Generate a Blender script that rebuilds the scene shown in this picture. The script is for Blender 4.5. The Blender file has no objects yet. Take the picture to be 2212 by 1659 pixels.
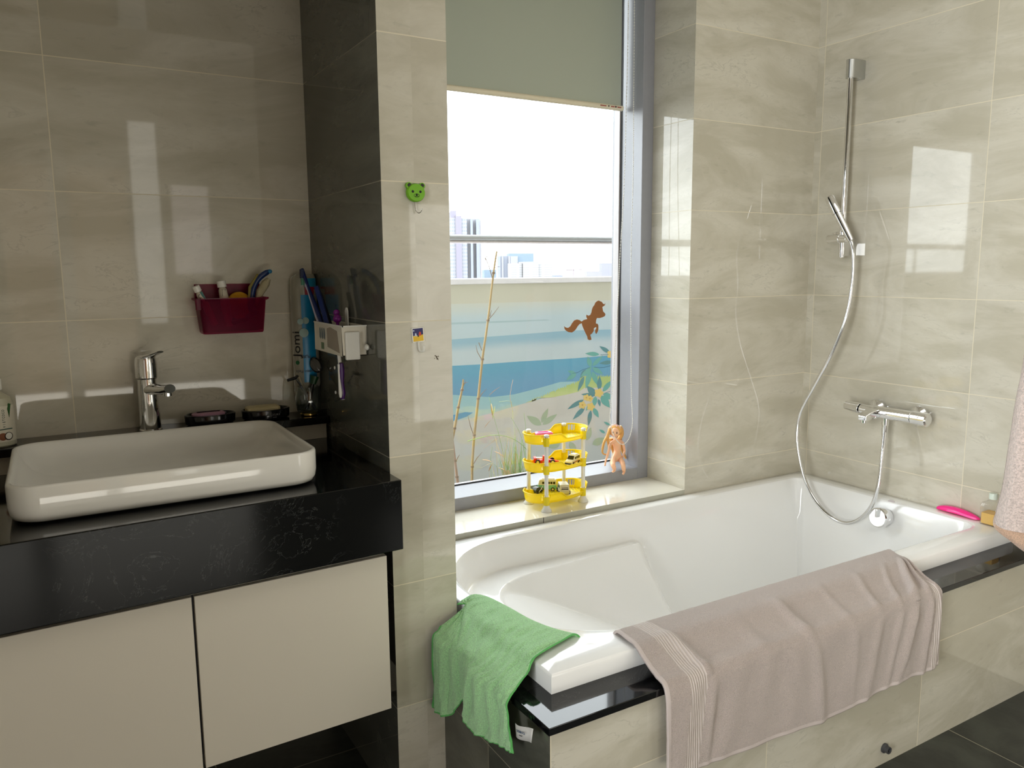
import bpy, bmesh, math, random
from mathutils import Vector, Matrix, noise
from mathutils.geometry import tessellate_polygon
random.seed(7)
C = bpy.context.scene.collection
# ------------------------------------------------------------------ camera
FPX, YAW, PIT, ROL, CAMH = 1693.72, -.5304, -.145, -.0079, 1.287
def _cam():
    fw = Vector((-math.sin(YAW)*math.cos(PIT), math.cos(YAW)*math.cos(PIT), math.sin(PIT)))
    rt = Vector((math.cos(YAW), math.sin(YAW), 0)); up = rt.cross(fw)
    r = math.cos(ROL)*rt + math.sin(ROL)*up; u = -math.sin(ROL)*rt + math.cos(ROL)*up
    return r, u, fw
CR, CU, CF = _cam()
cam_d = bpy.data.cameras.new('camera'); cam = bpy.data.objects.new('camera', cam_d); C.objects.link(cam)
cam_d.sensor_fit = 'HORIZONTAL'; cam_d.sensor_width = 36; cam_d.lens = FPX/2212*36; cam_d.clip_start = .02; cam_d.clip_end = 3000
M = Matrix((CR, CU, -CF)).transposed().to_4x4(); M.translation = Vector((0, 0, CAMH)); cam.matrix_world = M
bpy.context.scene.camera = cam
# ------------------------------------------------------------------ world, lights, exposure
sc = bpy.context.scene
sc.view_settings.view_transform = 'Standard'; sc.view_settings.look = 'None'; sc.view_settings.gamma = 1
sc.view_settings.exposure = 0.0; sc.view_settings.use_curve_mapping = False
SKY = 7.2
w = bpy.data.worlds.new('sky'); sc.world = w; w.use_nodes = True
bg = w.node_tree.nodes['Background']; bg.inputs[0].default_value = (.95, .98, 1.0, 1); bg.inputs[1].default_value = SKY
cy = sc.cycles
cy.use_denoising = True; cy.max_bounces = 10; cy.diffuse_bounces = 6; cy.glossy_bounces = 5; cy.transmission_bounces = 8; cy.transparent_max_bounces = 16
cy.caustics_reflective = False; cy.caustics_refractive = False; cy.sample_clamp_indirect = 6
def area(name, loc, size, sy, power, color, rot):
    l = bpy.data.lights.new(name, 'AREA'); l.shape = 'RECTANGLE'; l.size = size; l.size_y = sy; l.energy = power; l.color = color
    o = bpy.data.objects.new(name, l); o.location = loc; o.rotation_euler = rot; C.objects.link(o); return o
PI = math.pi
area('ceiling_fill', (1.9, .5, 2.6), .9, .9, 10, (1, 1, .95), (0, 0, 0))  # added overhead fill for the tub area, no known fitting
od = area('left_side_fill', (-1.66, -.25, 1.25), .85, 1.7, 46, (.97, 1, .99), (PI/2, 0, -PI/2)); od.data.spread = math.radians(84)  # added fill aimed at the right wall, no known door here
area('bedroom_daylight', (-1.2, -1.46, 1.0), .7, 1.5, 1.2, (1, .92, .82), (PI/2, 0, 0))
area('back_right_fill', (2.2, -1.46, 1.0), .4, 1.4, 5, (1, .99, .94), (PI/2, 0, 0))  # added fill from behind on the right, no known window
area('low_front_fill', (.3, -1.46, .28), 1.7, .5, 14, (1, .96, .86), (PI/2, 0, 0))  # added low fill for pillar foot, bath front and cabinet doors
area('doorway_strip', (.603, -1.47, 1.6), .16, 1.3, 1.4, (1, .98, .9), (PI/2, 0, 0))
area('doorway_strip', (.87, -1.47, 1.57), .235, .58, .6, (1, .9, .88), (PI/2, 0, 0))
area('doorway_warm', (.14, -1.47, 1.2), .70, 1.5, 1.3, (1, .62, .33), (PI/2, 0, 0))
po = area('window_portal', (1.33, 2.42, 1.45), 1.1, 1.85, 1, (1, 1, 1), (-PI/2, 0, 0)); po.data.cycles.is_portal = True

# ------------------------------------------------------------------ helpers
def W(u, v, ax, val):
    d = CR*((u-1106)/FPX) - CU*((v-829.5)/FPX) + CF
    o = Vector((0, 0, CAMH)); i = 'XYZ'.index(ax); return o + d*((val-o[i])/d[i])
def lin(c): 
    c = c/255; return c/12.92 if c <= .04045 else ((c+.055)/1.055)**2.4
def col(r, g, b): return (lin(r), lin(g), lin(b), 1)
class NT:
    def __init__(s, m): s.t = m.node_tree; s.n = s.t.nodes; s.l = s.t.links
    def new(s, k, **kw):
        n = s.n.new(k)
        for a, b in kw.items(): setattr(n, a, b)
        return n
    def put(s, sock, v):
        if hasattr(v, 'is_output') or hasattr(v, 'links'): s.l.new(v, sock)
        else: sock.default_value = v
    def math(s, op, a, b=0.0, c=None):
        n = s.new('ShaderNodeMath', operation=op); s.put(n.inputs[0], a); s.put(n.inputs[1], b)
        if c is not None: s.put(n.inputs[2], c)
        return n.outputs[0]
    def mix(s, f, a, b):
        n = s.new('ShaderNodeMix', data_type='RGBA'); s.put(n.inputs[0], f); s.put(n.inputs[6], a); s.put(n.inputs[7], b); return n.outputs[2]
    def noise(s, vec, scale, detail=3, rough=.5, dist=0, dim='3D'):
        n = s.new('ShaderNodeTexNoise', noise_dimensions=dim); s.put(n.inputs['Vector'], vec); n.inputs['Scale'].default_value = scale
        n.inputs['Detail'].default_value = detail; n.inputs['Roughness'].default_value = rough; n.inputs['Distortion'].default_value = dist; return n.outputs[0]
    def ramp(s, f, a, b):
        n = s.new('ShaderNodeMapRange', interpolation_type='SMOOTHSTEP'); s.put(n.inputs[0], f); n.inputs[1].default_value = a; n.inputs[2].default_value = b; return n.outputs[0]
    def scale(s, vec, v):
        n = s.new('ShaderNodeVectorMath', operation='MULTIPLY'); s.put(n.inputs[0], vec); n.inputs[1].default_value = v; return n.outputs[0]
    def bump(s, h, strength, dist=.002):
        n = s.new('ShaderNodeBump'); n.inputs['Strength'].default_value = strength; n.inputs['Distance'].default_value = dist; s.put(n.inputs['Height'], h); return n.outputs[0]
def base_mat(name, c=(.8, .8, .8, 1), rough=.5, metal=0, **kw):
    m = bpy.data.materials.new(name); m.use_nodes = True; b = m.node_tree.nodes['Principled BSDF']
    b.inputs['Base Color'].default_value = c; b.inputs['Roughness'].default_value = rough; b.inputs['Metallic'].default_value = metal
    for k, v in kw.items(): b.inputs[k.replace('_', ' ')].default_value = v
    return m, NT(m), b
def mat(name, c, rough=.5, metal=0, var=.04, nscale=30, bump=0, bscale=200, **kw):
    """plain coloured material with a little procedural variation"""
    m, t, b = base_mat(name, c, rough, metal, **kw)
    tc = t.new('ShaderNodeTexCoord').outputs['Object']
    n = t.noise(tc, nscale, 3)
    d = tuple(x*(1-var*2) for x in c[:3])+(1,); e = tuple(min(1, x*(1+var)) for x in c[:3])+(1,)
    t.l.new(t.mix(n, d, e), b.inputs['Base Color'])
    if bump: t.l.new(t.bump(t.noise(tc, bscale, 2), bump), b.inputs['Normal'])
    return m
def tile_mat(name, ax, u0, uw, z0, tone=(183, 177, 160), tone2=(203, 198, 184), rough=.035, vh=.3, gr=(212, 203, 180), gw=.0011, skip_u=False):
    m, t, b = base_mat(name, rough=rough)
    tc = t.new('ShaderNodeTexCoord').outputs['Object']; s = t.new('ShaderNodeSeparateXYZ'); t.l.new(tc, s.inputs[0])
    U = s.outputs['XYZ'.index(ax)]; V = s.outputs[2]
    if ax == 'F': pass
    un = t.math('DIVIDE', t.math('SUBTRACT', U, u0), uw); vn = t.math('DIVIDE', t.math('SUBTRACT', V, z0), vh)
    def dist(x, k): return t.math('MULTIPLY', t.math('ABSOLUTE', t.math('SUBTRACT', x, t.math('ROUND', x))), k)
    g = dist(vn, vh)
    if not skip_u: g = t.math('MINIMUM', g, dist(un, uw))
    gm = t.math('LESS_THAN', g, gw)
    iu = t.math('FLOOR', un); iv = t.math('FLOOR', vn)
    wn = t.new('ShaderNodeTexWhiteNoise', noise_dimensions='2D'); cb = t.new('ShaderNodeCombineXYZ'); t.l.new(iu, cb.inputs[0]); t.l.new(iv, cb.inputs[1]); t.l.new(cb.outputs[0], wn.inputs[0])
    r = wn.outputs[0]
    cb2 = t.new('ShaderNodeCombineXYZ'); t.l.new(t.math('ADD', U, t.math('MULTIPLY', V, -.35)), cb2.inputs[0]); t.l.new(t.math('MULTIPLY', V, 2.6), cb2.inputs[1]); t.l.new(t.math('MULTIPLY', r, 37.0), cb2.inputs[2])
    n1 = t.noise(cb2.outputs[0], 2.6, 6, .62, .7); n2 = t.noise(cb2.outputs[0], 7, 5, .6, 1.4); n3 = t.noise(cb2.outputs[0], 22, 4, .6, .4)
    c0 = t.mix(t.ramp(n1, .36, .66), col(*tone), col(*tone2))
    vein = t.math('MULTIPLY', t.math('SUBTRACT', 1.0, t.ramp(t.math('ABSOLUTE', t.math('SUBTRACT', n2, .5)), 0.0, .022)), t.ramp(n1, .52, .68))
    c1 = t.mix(t.math('MULTIPLY', vein, .34), c0, col(*[x*.72 for x in tone]))
    c1 = t.mix(t.math('MULTIPLY', t.ramp(n3, .58, .76), .27), c1, col(*[x*.8 for x in tone]))
    c1 = t.mix(t.math('MULTIPLY', r, .14), c1, col(*[x*.86 for x in tone]))
    t.l.new(t.mix(gm, c1, col(*gr)), b.inputs['Base Color'])
    t.l.new(t.math('ADD', t.math('MULTIPLY', gm, .5), rough), b.inputs['Roughness'])
    big = t.noise(tc, 3.2, 1)
    h = t.math('SUBTRACT', t.math('MULTIPLY', big, .35), t.math('MULTIPLY', gm, .25))
    t.l.new(t.bump(h, .14, .004), b.inputs['Normal'])
    return m
def stone_mat(name, c, c2, rough=.06, thr=.016):
    m, t, b = base_mat(name, rough=rough)
    tc = t.new('ShaderNodeTexCoord').outputs['Object']
    n = t.noise(tc, 9, 6, .65, 1.8); n2 = t.noise(tc, 3, 2)
    v = t.math('MULTIPLY', t.math('SUBTRACT', 1.0, t.ramp(t.math('ABSOLUTE', t.math('SUBTRACT', n, .5)), 0, thr)), t.ramp(n2, .5, .68))
    t.l.new(t.mix(t.math('MULTIPLY', v, .6), col(*c), col(*c2)), b.inputs['Base Color']); return m
def floor_mat():
    m, t, b = base_mat('dark_slate_tile', rough=.32)
    tc = t.new('ShaderNodeTexCoord').outputs['Object']; s = t.new('ShaderNodeSeparateXYZ'); t.l.new(tc, s.inputs[0])
    g = None
    for o_, p in ((0, 2.08), (1, .72)):
        x = t.math('DIVIDE', t.math('SUBTRACT', s.outputs[o_], p), .6); d = t.math('MULTIPLY', t.math('ABSOLUTE', t.math('SUBTRACT', x, t.math('ROUND', x))), .6)
        g = d if g is None else t.math('MINIMUM', g, d)
    gm = t.math('LESS_THAN', g, .0016); n = t.noise(tc, 6, 6, .65, 1.2)
    t.l.new(t.mix(gm, t.mix(t.ramp(n, .35, .7), col(32, 34, 31), col(54, 57, 51)), col(128, 124, 108)), b.inputs['Base Color'])
    t.l.new(t.bump(n, .3, .004), b.inputs['Normal']); return m
def terry_mat(name, c, rib=None, scale=420, strength=.9, dist=.004, sheen=.4):
    m, t, b = base_mat(name, rough=.95); b.inputs['Sheen Weight'].default_value = sheen; b.inputs['Sheen Roughness'].default_value = .5
    tc = t.new('ShaderNodeTexCoord').outputs['Object']
    n = t.noise(tc, scale, 3, .6); n2 = t.noise(tc, 25, 3)
    d = tuple(x*.72 for x in c[:3])+(1,); e = tuple(min(1, x*1.12) for x in c[:3])+(1,)
    cc = t.mix(t.ramp(n, .3, .7), d, e); t.l.new(t.mix(t.math('MULTIPLY', n2, .25), cc, d), b.inputs['Base Color'])
    t.l.new(t.bump(n, strength, dist), b.inputs['Normal']); return m
def rib_mat(name, c, ax=0, per=.006):
    m, t, b = base_mat(name, rough=.8)
    tc = t.new('ShaderNodeTexCoord').outputs['Object']; s = t.new('ShaderNodeSeparateXYZ'); t.l.new(tc, s.inputs[0])
    wv = t.math('SINE', t.math('MULTIPLY', s.outputs[ax], 2*PI/per)); 
    d = tuple(x*.8 for x in c[:3])+(1,)
    t.l.new(t.mix(t.ramp(wv, -1, .6), d, c), b.inputs['Base Color']); t.l.new(t.bump(wv, .6, .0015), b.inputs['Normal']); return m
def glass_mat(name, c=(1, 1, 1, 1), refl=1.0):
    m = bpy.data.materials.new(name); m.use_nodes = True; t = NT(m); t.n.remove(t.n['Principled BSDF'])
    tr = t.new('ShaderNodeBsdfTransparent'); tr.inputs[0].default_value = c
    gl = t.new('ShaderNodeBsdfGlossy'); gl.inputs['Roughness'].default_value = .01
    lw = t.new('ShaderNodeLayerWeight'); lw.inputs[0].default_value = .5
    fr = t.math('ADD', .04, t.math('MULTIPLY', .96, t.math('POWER', lw.outputs['Facing'], 5.0)))
    mx = t.new('ShaderNodeMixShader'); t.l.new(t.math('MULTIPLY', fr, refl), mx.inputs[0]); t.l.new(tr.outputs[0], mx.inputs[1]); t.l.new(gl.outputs[0], mx.inputs[2])
    t.l.new(mx.outputs[0], t.n['Material Output'].inputs[0]); return m
def translucent_mat(name, c, fac, rough=.6, tint=None):
    m, t, b = base_mat(name, c, rough)
    tr = t.new('ShaderNodeBsdfTranslucent'); tr.inputs[0].default_value = tint or c
    mx = t.new('ShaderNodeMixShader'); mx.inputs[0].default_value = fac; t.l.new(b.outputs[0], mx.inputs[1]); t.l.new(tr.outputs[0], mx.inputs[2])
    n = t.noise(t.new('ShaderNodeTexCoord').outputs['Object'], 400, 2); t.l.new(t.bump(n, .1, .0005), b.inputs['Normal'])
    t.l.new(mx.outputs[0], t.n['Material Output'].inputs[0]); return m
def sheer_mat(name, c, fac, tint):
    m, t, b = base_mat(name, c, .25); tr = t.new('ShaderNodeBsdfTransparent'); tr.inputs[0].default_value = tint
    mx = t.new('ShaderNodeMixShader'); n = t.noise(t.new('ShaderNodeTexCoord').outputs['Object'], 30, 2); t.l.new(t.math('MULTIPLY_ADD', n, .1, fac-.05), mx.inputs[0]); t.l.new(b.outputs[0], mx.inputs[1]); t.l.new(tr.outputs[0], mx.inputs[2])
    t.l.new(mx.outputs[0], t.n['Material Output'].inputs[0]); return m
def facade_mat(name, c, cw, px, pz, fw=.55, fh=.5):
    m, t, b = base_mat(name, c, .8)
    tc = t.new('ShaderNodeTexCoord').outputs['Object']; s = t.new('ShaderNodeSeparateXYZ'); t.l.new(tc, s.inputs[0])
    a = t.math('LESS_THAN', t.math('FRACT', t.math('DIVIDE', s.outputs[0], px)), fw); d = t.math('LESS_THAN', t.math('FRACT', t.math('DIVIDE', s.outputs[2], pz)), fh)
    t.l.new(t.mix(t.math('MULTIPLY', a, d), c, cw), b.inputs['Base Color']); return m

class B:
    def __init__(s): s.v = []; s.f = []; s.m = []
    def add(s, vs, fs, m=0):
        k = len(s.v); s.v += [Vector(v) for v in vs]
        for f in fs: s.f.append([i+k for i in f]); s.m.append(m)
        return s
    def box(s, x0, x1, y0, y1, z0, z1, m=0):
        return s.add([(x0,y0,z0),(x1,y0,z0),(x1,y1,z0),(x0,y1,z0),(x0,y0,z1),(x1,y0,z1),(x1,y1,z1),(x0,y1,z1)],
                     [(0,3,2,1),(4,5,6,7),(0,1,5,4),(1,2,6,5),(2,3,7,6),(3,0,4,7)], m)
    def hexa(s, b4, t4, m=0):
        return s.add(list(b4)+list(t4), [(0,3,2,1),(4,5,6,7),(0,1,5,4),(1,2,6,5),(2,3,7,6),(3,0,4,7)], m)
    def rings(s, R, m=0, close=True, cap0=False, cap1=False):
        n = len(R[0]); k = len(s.v)
        for r in R: s.v += [Vector(p) for p in r]
        for i in range(len(R)-1):
            for j in range(n if close else n-1):
                j2 = (j+1) % n; s.f.append([k+i*n+j, k+i*n+j2, k+(i+1)*n+j2, k+(i+1)*n+j]); s.m.append(m if isinstance(m, int) else m(i, j))
        mm = m if isinstance(m, int) else 0
        if cap0: s.f.append([k+j for j in range(n)][::-1]); s.m.append(mm)
        if cap1: s.f.append([k+(len(R)-1)*n+j for j in range(n)]); s.m.append(mm)
        return s
    def tube(s, pts, r, n=12, m=0, caps=True, sq=1.0):
        pts = [Vector(p) for p in pts]; rs = r if isinstance(r, (list, tuple)) else [r]*len(pts); R = []
        t0 = (pts[1]-pts[0]).normalized(); a = Vector((0, 0, 1)) if abs(t0.z) < .9 else Vector((1, 0, 0)); nx = t0.cross(a).normalized()
        for i, p in enumerate(pts):
            t = (pts[min(i+1, len(pts)-1)]-pts[max(i-1, 0)]).normalized(); nx = (nx-t*nx.dot(t)).normalized(); ny = t.cross(nx)
            R.append([p+(nx*math.cos(2*PI*j/n)+ny*math.sin(2*PI*j/n)*sq)*rs[i] for j in range(n)])
        return s.rings(R, m, True, caps, caps)
    def lathe(s, prof, c, axis=(0, 0, 1), n=32, m=0, sx=1.0, sy=1.0, xa=None):
        ax = Vector(axis).normalized(); a = Vector(xa) if xa else (Vector((1, 0, 0)) if abs(ax.x) < .9 else Vector((0, 1, 0)))
        x = (a-ax*a.dot(ax)).normalized(); y = ax.cross(x); c = Vector(c)
        return s.rings([[c+ax*z+(x*math.cos(2*PI*j/n)*sx+y*math.sin(2*PI*j/n)*sy)*max(r, 1e-5) for j in range(n)] for r, z in prof], m)
    def sph(s, c, r, m=0, n=16, k=10):
        if not isinstance(r, (tuple, list)): r = (r, r, r)
        R = [[(c[0]+r[0]*math.sin(PI*i/k)*math.cos(2*PI*j/n), c[1]+r[1]*math.sin(PI*i/k)*math.sin(2*PI*j/n), c[2]-r[2]*math.cos(PI*i/k)) for j in range(n)] for i in range(k+1)]
        R[0] = [(c[0]+1e-5*math.cos(2*PI*j/n), c[1]+1e-5*math.sin(2*PI*j/n), c[2]-r[2]) for j in range(n)]; R[-1] = [(c[0]+1e-5*math.cos(2*PI*j/n), c[1]+1e-5*math.sin(2*PI*j/n), c[2]+r[2]) for j in range(n)]
        return s.rings(R, m)
    def prism(s, poly, o, ax, bx, nx, d, m=0):
        o, ax, bx, nx = map(Vector, (o, ax, bx, nx)); A = [o+ax*p[0]+bx*p[1] for p in poly]; Bv = [p+nx*d for p in A]; n = len(poly)
        return s.add(A+Bv, [list(range(n))[::-1], [n+i for i in range(n)]]+[(i, (i+1) % n, n+(i+1) % n, n+i) for i in range(n)], m)
    def make(s, name, mats, parent=None, smooth=35, bevel=0, seg=2, sub=0, solid=0, loc=None, label=None, fix=True, local=False, off=0):
        me = bpy.data.meshes.new(name); me.from_pydata([tuple(v) for v in s.v], [], s.f)
        if not isinstance(mats, (list, tuple)): mats = [mats]
        for x in mats: me.materials.append(x)
        for p, k in zip(me.polygons, s.m): p.material_index = k
        if fix:
            bm = bmesh.new(); bm.from_mesh(me); bmesh.ops.remove_doubles(bm, verts=bm.verts, dist=1e-6) if len(s.v) < 60000 else None
            bmesh.ops.recalc_face_normals(bm, faces=bm.faces); bm.to_mesh(me); bm.free()
        if smooth:
            me.polygons.foreach_set('use_smooth', [True]*len(me.polygons)); me.set_sharp_from_angle(angle=math.radians(smooth))
        o = bpy.data.objects.new(name, me); C.objects.link(o)
        if solid: q = o.modifiers.new('solid', 'SOLIDIFY'); q.thickness = solid; q.offset = off
        if bevel: q = o.modifiers.new('bevel', 'BEVEL'); q.width = bevel; q.segments = seg; q.limit_method = 'ANGLE'; q.angle_limit = math.radians(40)
        if sub: q = o.modifiers.new('sub', 'SUBSURF'); q.levels = sub; q.render_levels = sub
        if parent is not None:
            o.parent = parent
            if not local: o.matrix_parent_inverse = Matrix.Translation(-WL(parent))
        if label: o['label'] = label
        return o
_loc = {}
def WL(o): return _loc.get(o.name, Vector((0, 0, 0)))
def tag(o, label, cat, group=None):
    o['label'] = label; o['category'] = cat
    if group: o['group'] = group
    return o
def thing(name, label, cat, loc, group=None, rot=None):
    o = bpy.data.objects.new(name, None); C.objects.link(o); o.location = loc; o.empty_display_size = .05
    if rot: o.rotation_euler = rot
    tag(o, label, cat, group); _loc[o.name] = Vector(loc); return o
def struct(o): o['kind'] = 'structure'; return o
def text(s, size, mtl, parent, loc, ax, up, name='lettering', local=False, sx=1.0, ext=.0002):
    cu = bpy.data.curves.new(name, 'FONT'); cu.body = s; cu.size = size; cu.extrude = ext; cu.align_x = 'CENTER'; cu.align_y = 'CENTER'; cu.materials.append(mtl)
    o = bpy.data.objects.new(name, cu); C.objects.link(o); ax = Vector(ax).normalized(); up = Vector(up).normalized(); n = ax.cross(up)
    m = Matrix((ax*sx, up, n)).transposed().to_4x4(); m.translation = Vector(loc)
    o.parent = parent
    if not local: m = Matrix.Translation(-WL(parent)) @ m
    o.matrix_basis = m
    me = bpy.data.meshes.new_from_object(o); o2 = bpy.data.objects.new('tmp', me); C.objects.link(o2); o2.parent = parent; o2.matrix_basis = m
    bpy.data.objects.remove(o); bpy.data.curves.remove(cu); o2.name = name; return o2
def rrect(x0, x1, y0, y1, r, z, n=8):
    P = []
    for cx, cy, a0 in ((x1-r, y0+r, -PI/2), (x1-r, y1-r, 0), (x0+r, y1-r, PI/2), (x0+r, y0+r, PI)):
        for i in range(n+1): a = a0+PI/2*i/n; P.append((cx+r*math.cos(a), cy+r*math.sin(a), z))
    return P
def lerp(a, b, t): return a+(b-a)*t
def spl(pts, n):
    """Catmull-Rom through pts, n samples"""
    pts = [Vector(p) for p in pts]; out = []
    for k in range(n):
        t = k/(n-1)*(len(pts)-1); i = min(int(t), len(pts)-2); f = t-i
        p0, p1, p2, p3 = pts[max(i-1, 0)], pts[i], pts[i+1], pts[min(i+2, len(pts)-1)]
        out.append(.5*((2*p1)+(p2-p0)*f+(2*p0-5*p1+4*p2-p3)*f*f+(3*p1-p0-3*p2+p3)*f**3))
    return out
def sst(a, b, x): t = max(0, min(1, (x-a)/(b-a))); return t*t*(3-2*t)

# ------------------------------------------------------------------ materials
XS, YV, YP, XP, XQ, YW, XR, YF = .6243, 2.141, 1.6047, .783, 1.904, 2.034, 2.5093, 2.237
ZL0, ZL1 = 1.775, 1.782
Mt = {}
Mt['tile_v'] = tile_mat('tile_vanity', 'X', .0314, .6, ZL0)
Mt['tile_p'] = tile_mat('tile_pillar', 'X', .7, 5, ZL0, skip_u=True)
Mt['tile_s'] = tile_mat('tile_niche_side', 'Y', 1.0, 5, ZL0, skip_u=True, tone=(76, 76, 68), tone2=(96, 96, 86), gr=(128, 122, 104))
Mt['tile_w'] = tile_mat('tile_window_wall', 'X', 1.5, 5, ZL1, skip_u=True)
Mt['tile_q'] = tile_mat('tile_reveal', 'Y', 1.0, 5, ZL1, skip_u=True)
Mt['tile_r'] = tile_mat('tile_right', 'Y', 1.3936, .61, ZL1)
Mt['tile_b'] = tile_mat('tile_bath_front', 'X', 1.3389, .5925, .2838)
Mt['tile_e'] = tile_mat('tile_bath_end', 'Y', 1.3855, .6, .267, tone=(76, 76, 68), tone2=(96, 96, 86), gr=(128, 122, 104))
Mt['tile_back'] = tile_mat('tile_behind', 'X', 0, .6, ZL0)
Mt['tile_l'] = tile_mat('tile_left', 'Y', 0, .6, ZL0)
Mt['sill'] = stone_mat('cream_marble_sill', (222, 218, 206), (200, 192, 172), .08, .03)
Mt['sill_front'] = mat('sill_edge_tile', col(176, 174, 160), .2)
Mt['floor'] = floor_mat()
Mt['white_paint'] = mat('white_paint', col(214, 208, 198), .6)
Mt['black_stone'] = stone_mat('black_quartz', (9, 10, 11), (88, 90, 90), .08, .006)
Mt['ledge_stone'] = stone_mat('black_marble', (10, 11, 13), (120, 122, 122), .05, .004)
Mt['ceramic'] = mat('white_ceramic', col(226, 224, 218), .08, 0, .01, 3, Coat_Weight=.3, Coat_Roughness=.03)
Mt['acrylic'] = mat('white_acrylic', col(238, 238, 237), .12, 0, .008, 2, Coat_Weight=.3, Coat_Roughness=.05)
Mt['cab'] = mat('white_lacquer', col(210, 203, 190), .35, 0, .01, 2)
Mt['grey_al'] = mat('grey_aluminium_channel', col(120, 118, 108), .35, .6)
Mt['dark_gap'] = mat('dark_recess', col(22, 22, 22), .8)
Mt['chrome'] = mat('chrome', (.86, .86, .87, 1), .045, 1, .01)
Mt['satin'] = mat('satin_metal', (.6, .61, .6, 1), .3, 1, .02)
Mt['frame'] = mat('grey_window_frame', col(148, 149, 155), .32, .0, .03, 60, .05, 500)
Mt['gasket'] = mat('black_gasket', col(16, 14, 16), .6)
Mt['glass'] = glass_mat('window_glass', (.97, .99, .99, 1))
Mt['blind'] = translucent_mat('blind_fabric', col(190, 196, 182), .13, .7)
Mt['cream'] = mat('cream_plastic', col(240, 230, 204), .4)
Mt['white_pl'] = mat('white_plastic', col(226, 224, 216), .35)
Mt['yellow'] = translucent_mat('yellow_plastic', (.95, .80, .01, 1), .35, .3, (1, .82, .02, 1))
Mt['black'] = mat('black_gloss', col(13, 13, 15), .12)
Mt['black_m'] = mat('black_matt', col(18, 18, 20), .5)

# ------------------------------------------------------------------ room shell
def wall(name, parts, m, kind='structure', bevel=0):
    b = B()
    for p in parts: b.box(*p)
    return struct(b.make(name, m, smooth=0, bevel=bevel))
wall('floor', [(-1.8, 2.7, -1.5, 2.3, -.1, 0)], Mt['floor'])
wall('ceiling', [(-1.8, 2.7, -1.6, 2.7, 2.62, 2.72)], Mt['white_paint'])
wall('wall_vanity', [(-1.7, XS, YV, YV+.15, 0, 2.62)], Mt['tile_v'])
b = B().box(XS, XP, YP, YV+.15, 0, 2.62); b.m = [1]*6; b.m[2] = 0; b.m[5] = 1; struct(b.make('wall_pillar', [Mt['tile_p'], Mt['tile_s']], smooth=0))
wall('wall_niche_light_block', [(-1.7, XS-.001, YP, YV-.001, 2.0, 2.62)], Mt['tile_v'])  # unseen block added to keep overhead light off the vanity wall
wall('wall_alcove_left', [(XP-.02, XP, YP+.16, YF+.17, 0, 2.62)], Mt['tile_q'])
b = B(); b.box(XQ, XR, YW, YF+.2, 0, 2.62); b.m = [0, 0, 0, 0, 0, 1]; b.box(XP, XQ, YW, YF+.2, 0, .47, 0); b.box(XP, XQ, YW, YF+.2, 2.37, 2.62, 0)
struct(b.make('wall_window', [Mt['tile_w'], Mt['tile_q']], smooth=0))
wall('wall_right', [(XR, XR+.15, -1.6, YF+.2, 0, 2.62)], Mt['tile_r'])
wall('wall_left', [(-1.85, -1.7, -1.6, YV+.15, 0, 2.62)], Mt['tile_l'])
# wall behind the camera with a doorway to the bright bedroom
DX0, DX1 = -1.25, .1
wall('wall_back', [(-1.8, DX0, -1.62, -1.5, 0, 2.62), (DX1, 2.6, -1.62, -1.5, 0, 2.62), (DX0, DX1, -1.62, -1.5, 2.12, 2.62)], Mt['tile_back'])
struct(B().box(DX0-.02, DX0+.05, -1.6, -1.46, 0, 2.14).box(DX1-.05, DX1+.06, -1.6, -1.46, 0, 2.14).box(DX0, DX1, -1.6, -1.46, 2.09, 2.18).make('trim_1', Mt['white_paint'], smooth=0, bevel=.004))
struct(B().box(-1.70, -1.67, -.74, -.68, 0, 2.16).box(-1.70, -1.67, .18, .24, 0, 2.16).box(-1.70, -1.67, -.74, .24, 2.10, 2.16).make('trim_6', Mt['white_paint'], smooth=0, bevel=.003))  # unseen door frame added around the left-hand fill light
wd = mat('bedroom_oak_panel', col(168, 120, 78), .5, 0, .12, 6)
wall('wall_bedroom', [(-2.3, 1.2, -3.6, -3.5, 0, 2.7), (-2.4, -2.3, -3.6, -1.62, 0, 2.7), (1.2, 1.3, -3.6, -1.62, 0, 2.7), (-2.4, 1.3, -3.6, -1.62, 2.62, 2.72), (-2.4, 1.3, -3.6, -1.5, -.1, 0)], wd)
# window sill
b = B().box(XP, XQ, YW-.001, YF+.05, .478, .504); b.m = [1, 0, 1, 1, 1, 1]
struct(b.make('trim_2', [Mt['sill'], Mt['sill_front']], smooth=0, bevel=.0015))
struct(B().box(1.3045, 1.3062, YW-.0016, YW, .479, .503).make('trim_3', Mt['dark_gap'], smooth=0))

# ------------------------------------------------------------------ window
wn = bpy.data.objects.new('window_1', None); C.objects.link(wn); wn['kind'] = 'structure'
FX, GY, FZ = 1.8549, 2.378, .5469
struct(B().box(FX, XQ, YF, GY+.03, .504, 2.37).make('window_jamb', Mt['frame'], wn, smooth=0, bevel=.0015, local=True))
struct(B().box(XP, .83, YF, GY+.03, .504, 2.37).make('window_jamb', Mt['frame'], wn, smooth=0, bevel=.0015, local=True))
struct(B().box(.83, FX, YF, GY+.03, .504, FZ).make('window_bottom_rail', Mt['frame'], wn, smooth=0, bevel=.0015, local=True))
struct(B().box(.83, FX, YF, GY+.03, 2.3, 2.37).make('window_top_rail', Mt['frame'], wn, smooth=0, bevel=.0015, local=True))
struct(B().box(FX-.0012, FX, GY-.028, GY-.018, FZ, 2.3).box(.83, FX, GY-.004, GY+.002, FZ, FZ+.004).make('window_gasket', Mt['gasket'], wn, smooth=0, local=True))
struct(B().box(FX-.006, FX, GY-.018, GY+.012, FZ, 2.3).box(.83, FX, GY+.002, GY+.014, FZ, FZ+.004).make('window_sash', mat('pale_sash', col(205, 200, 200), .4), wn, smooth=0, local=True))
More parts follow.
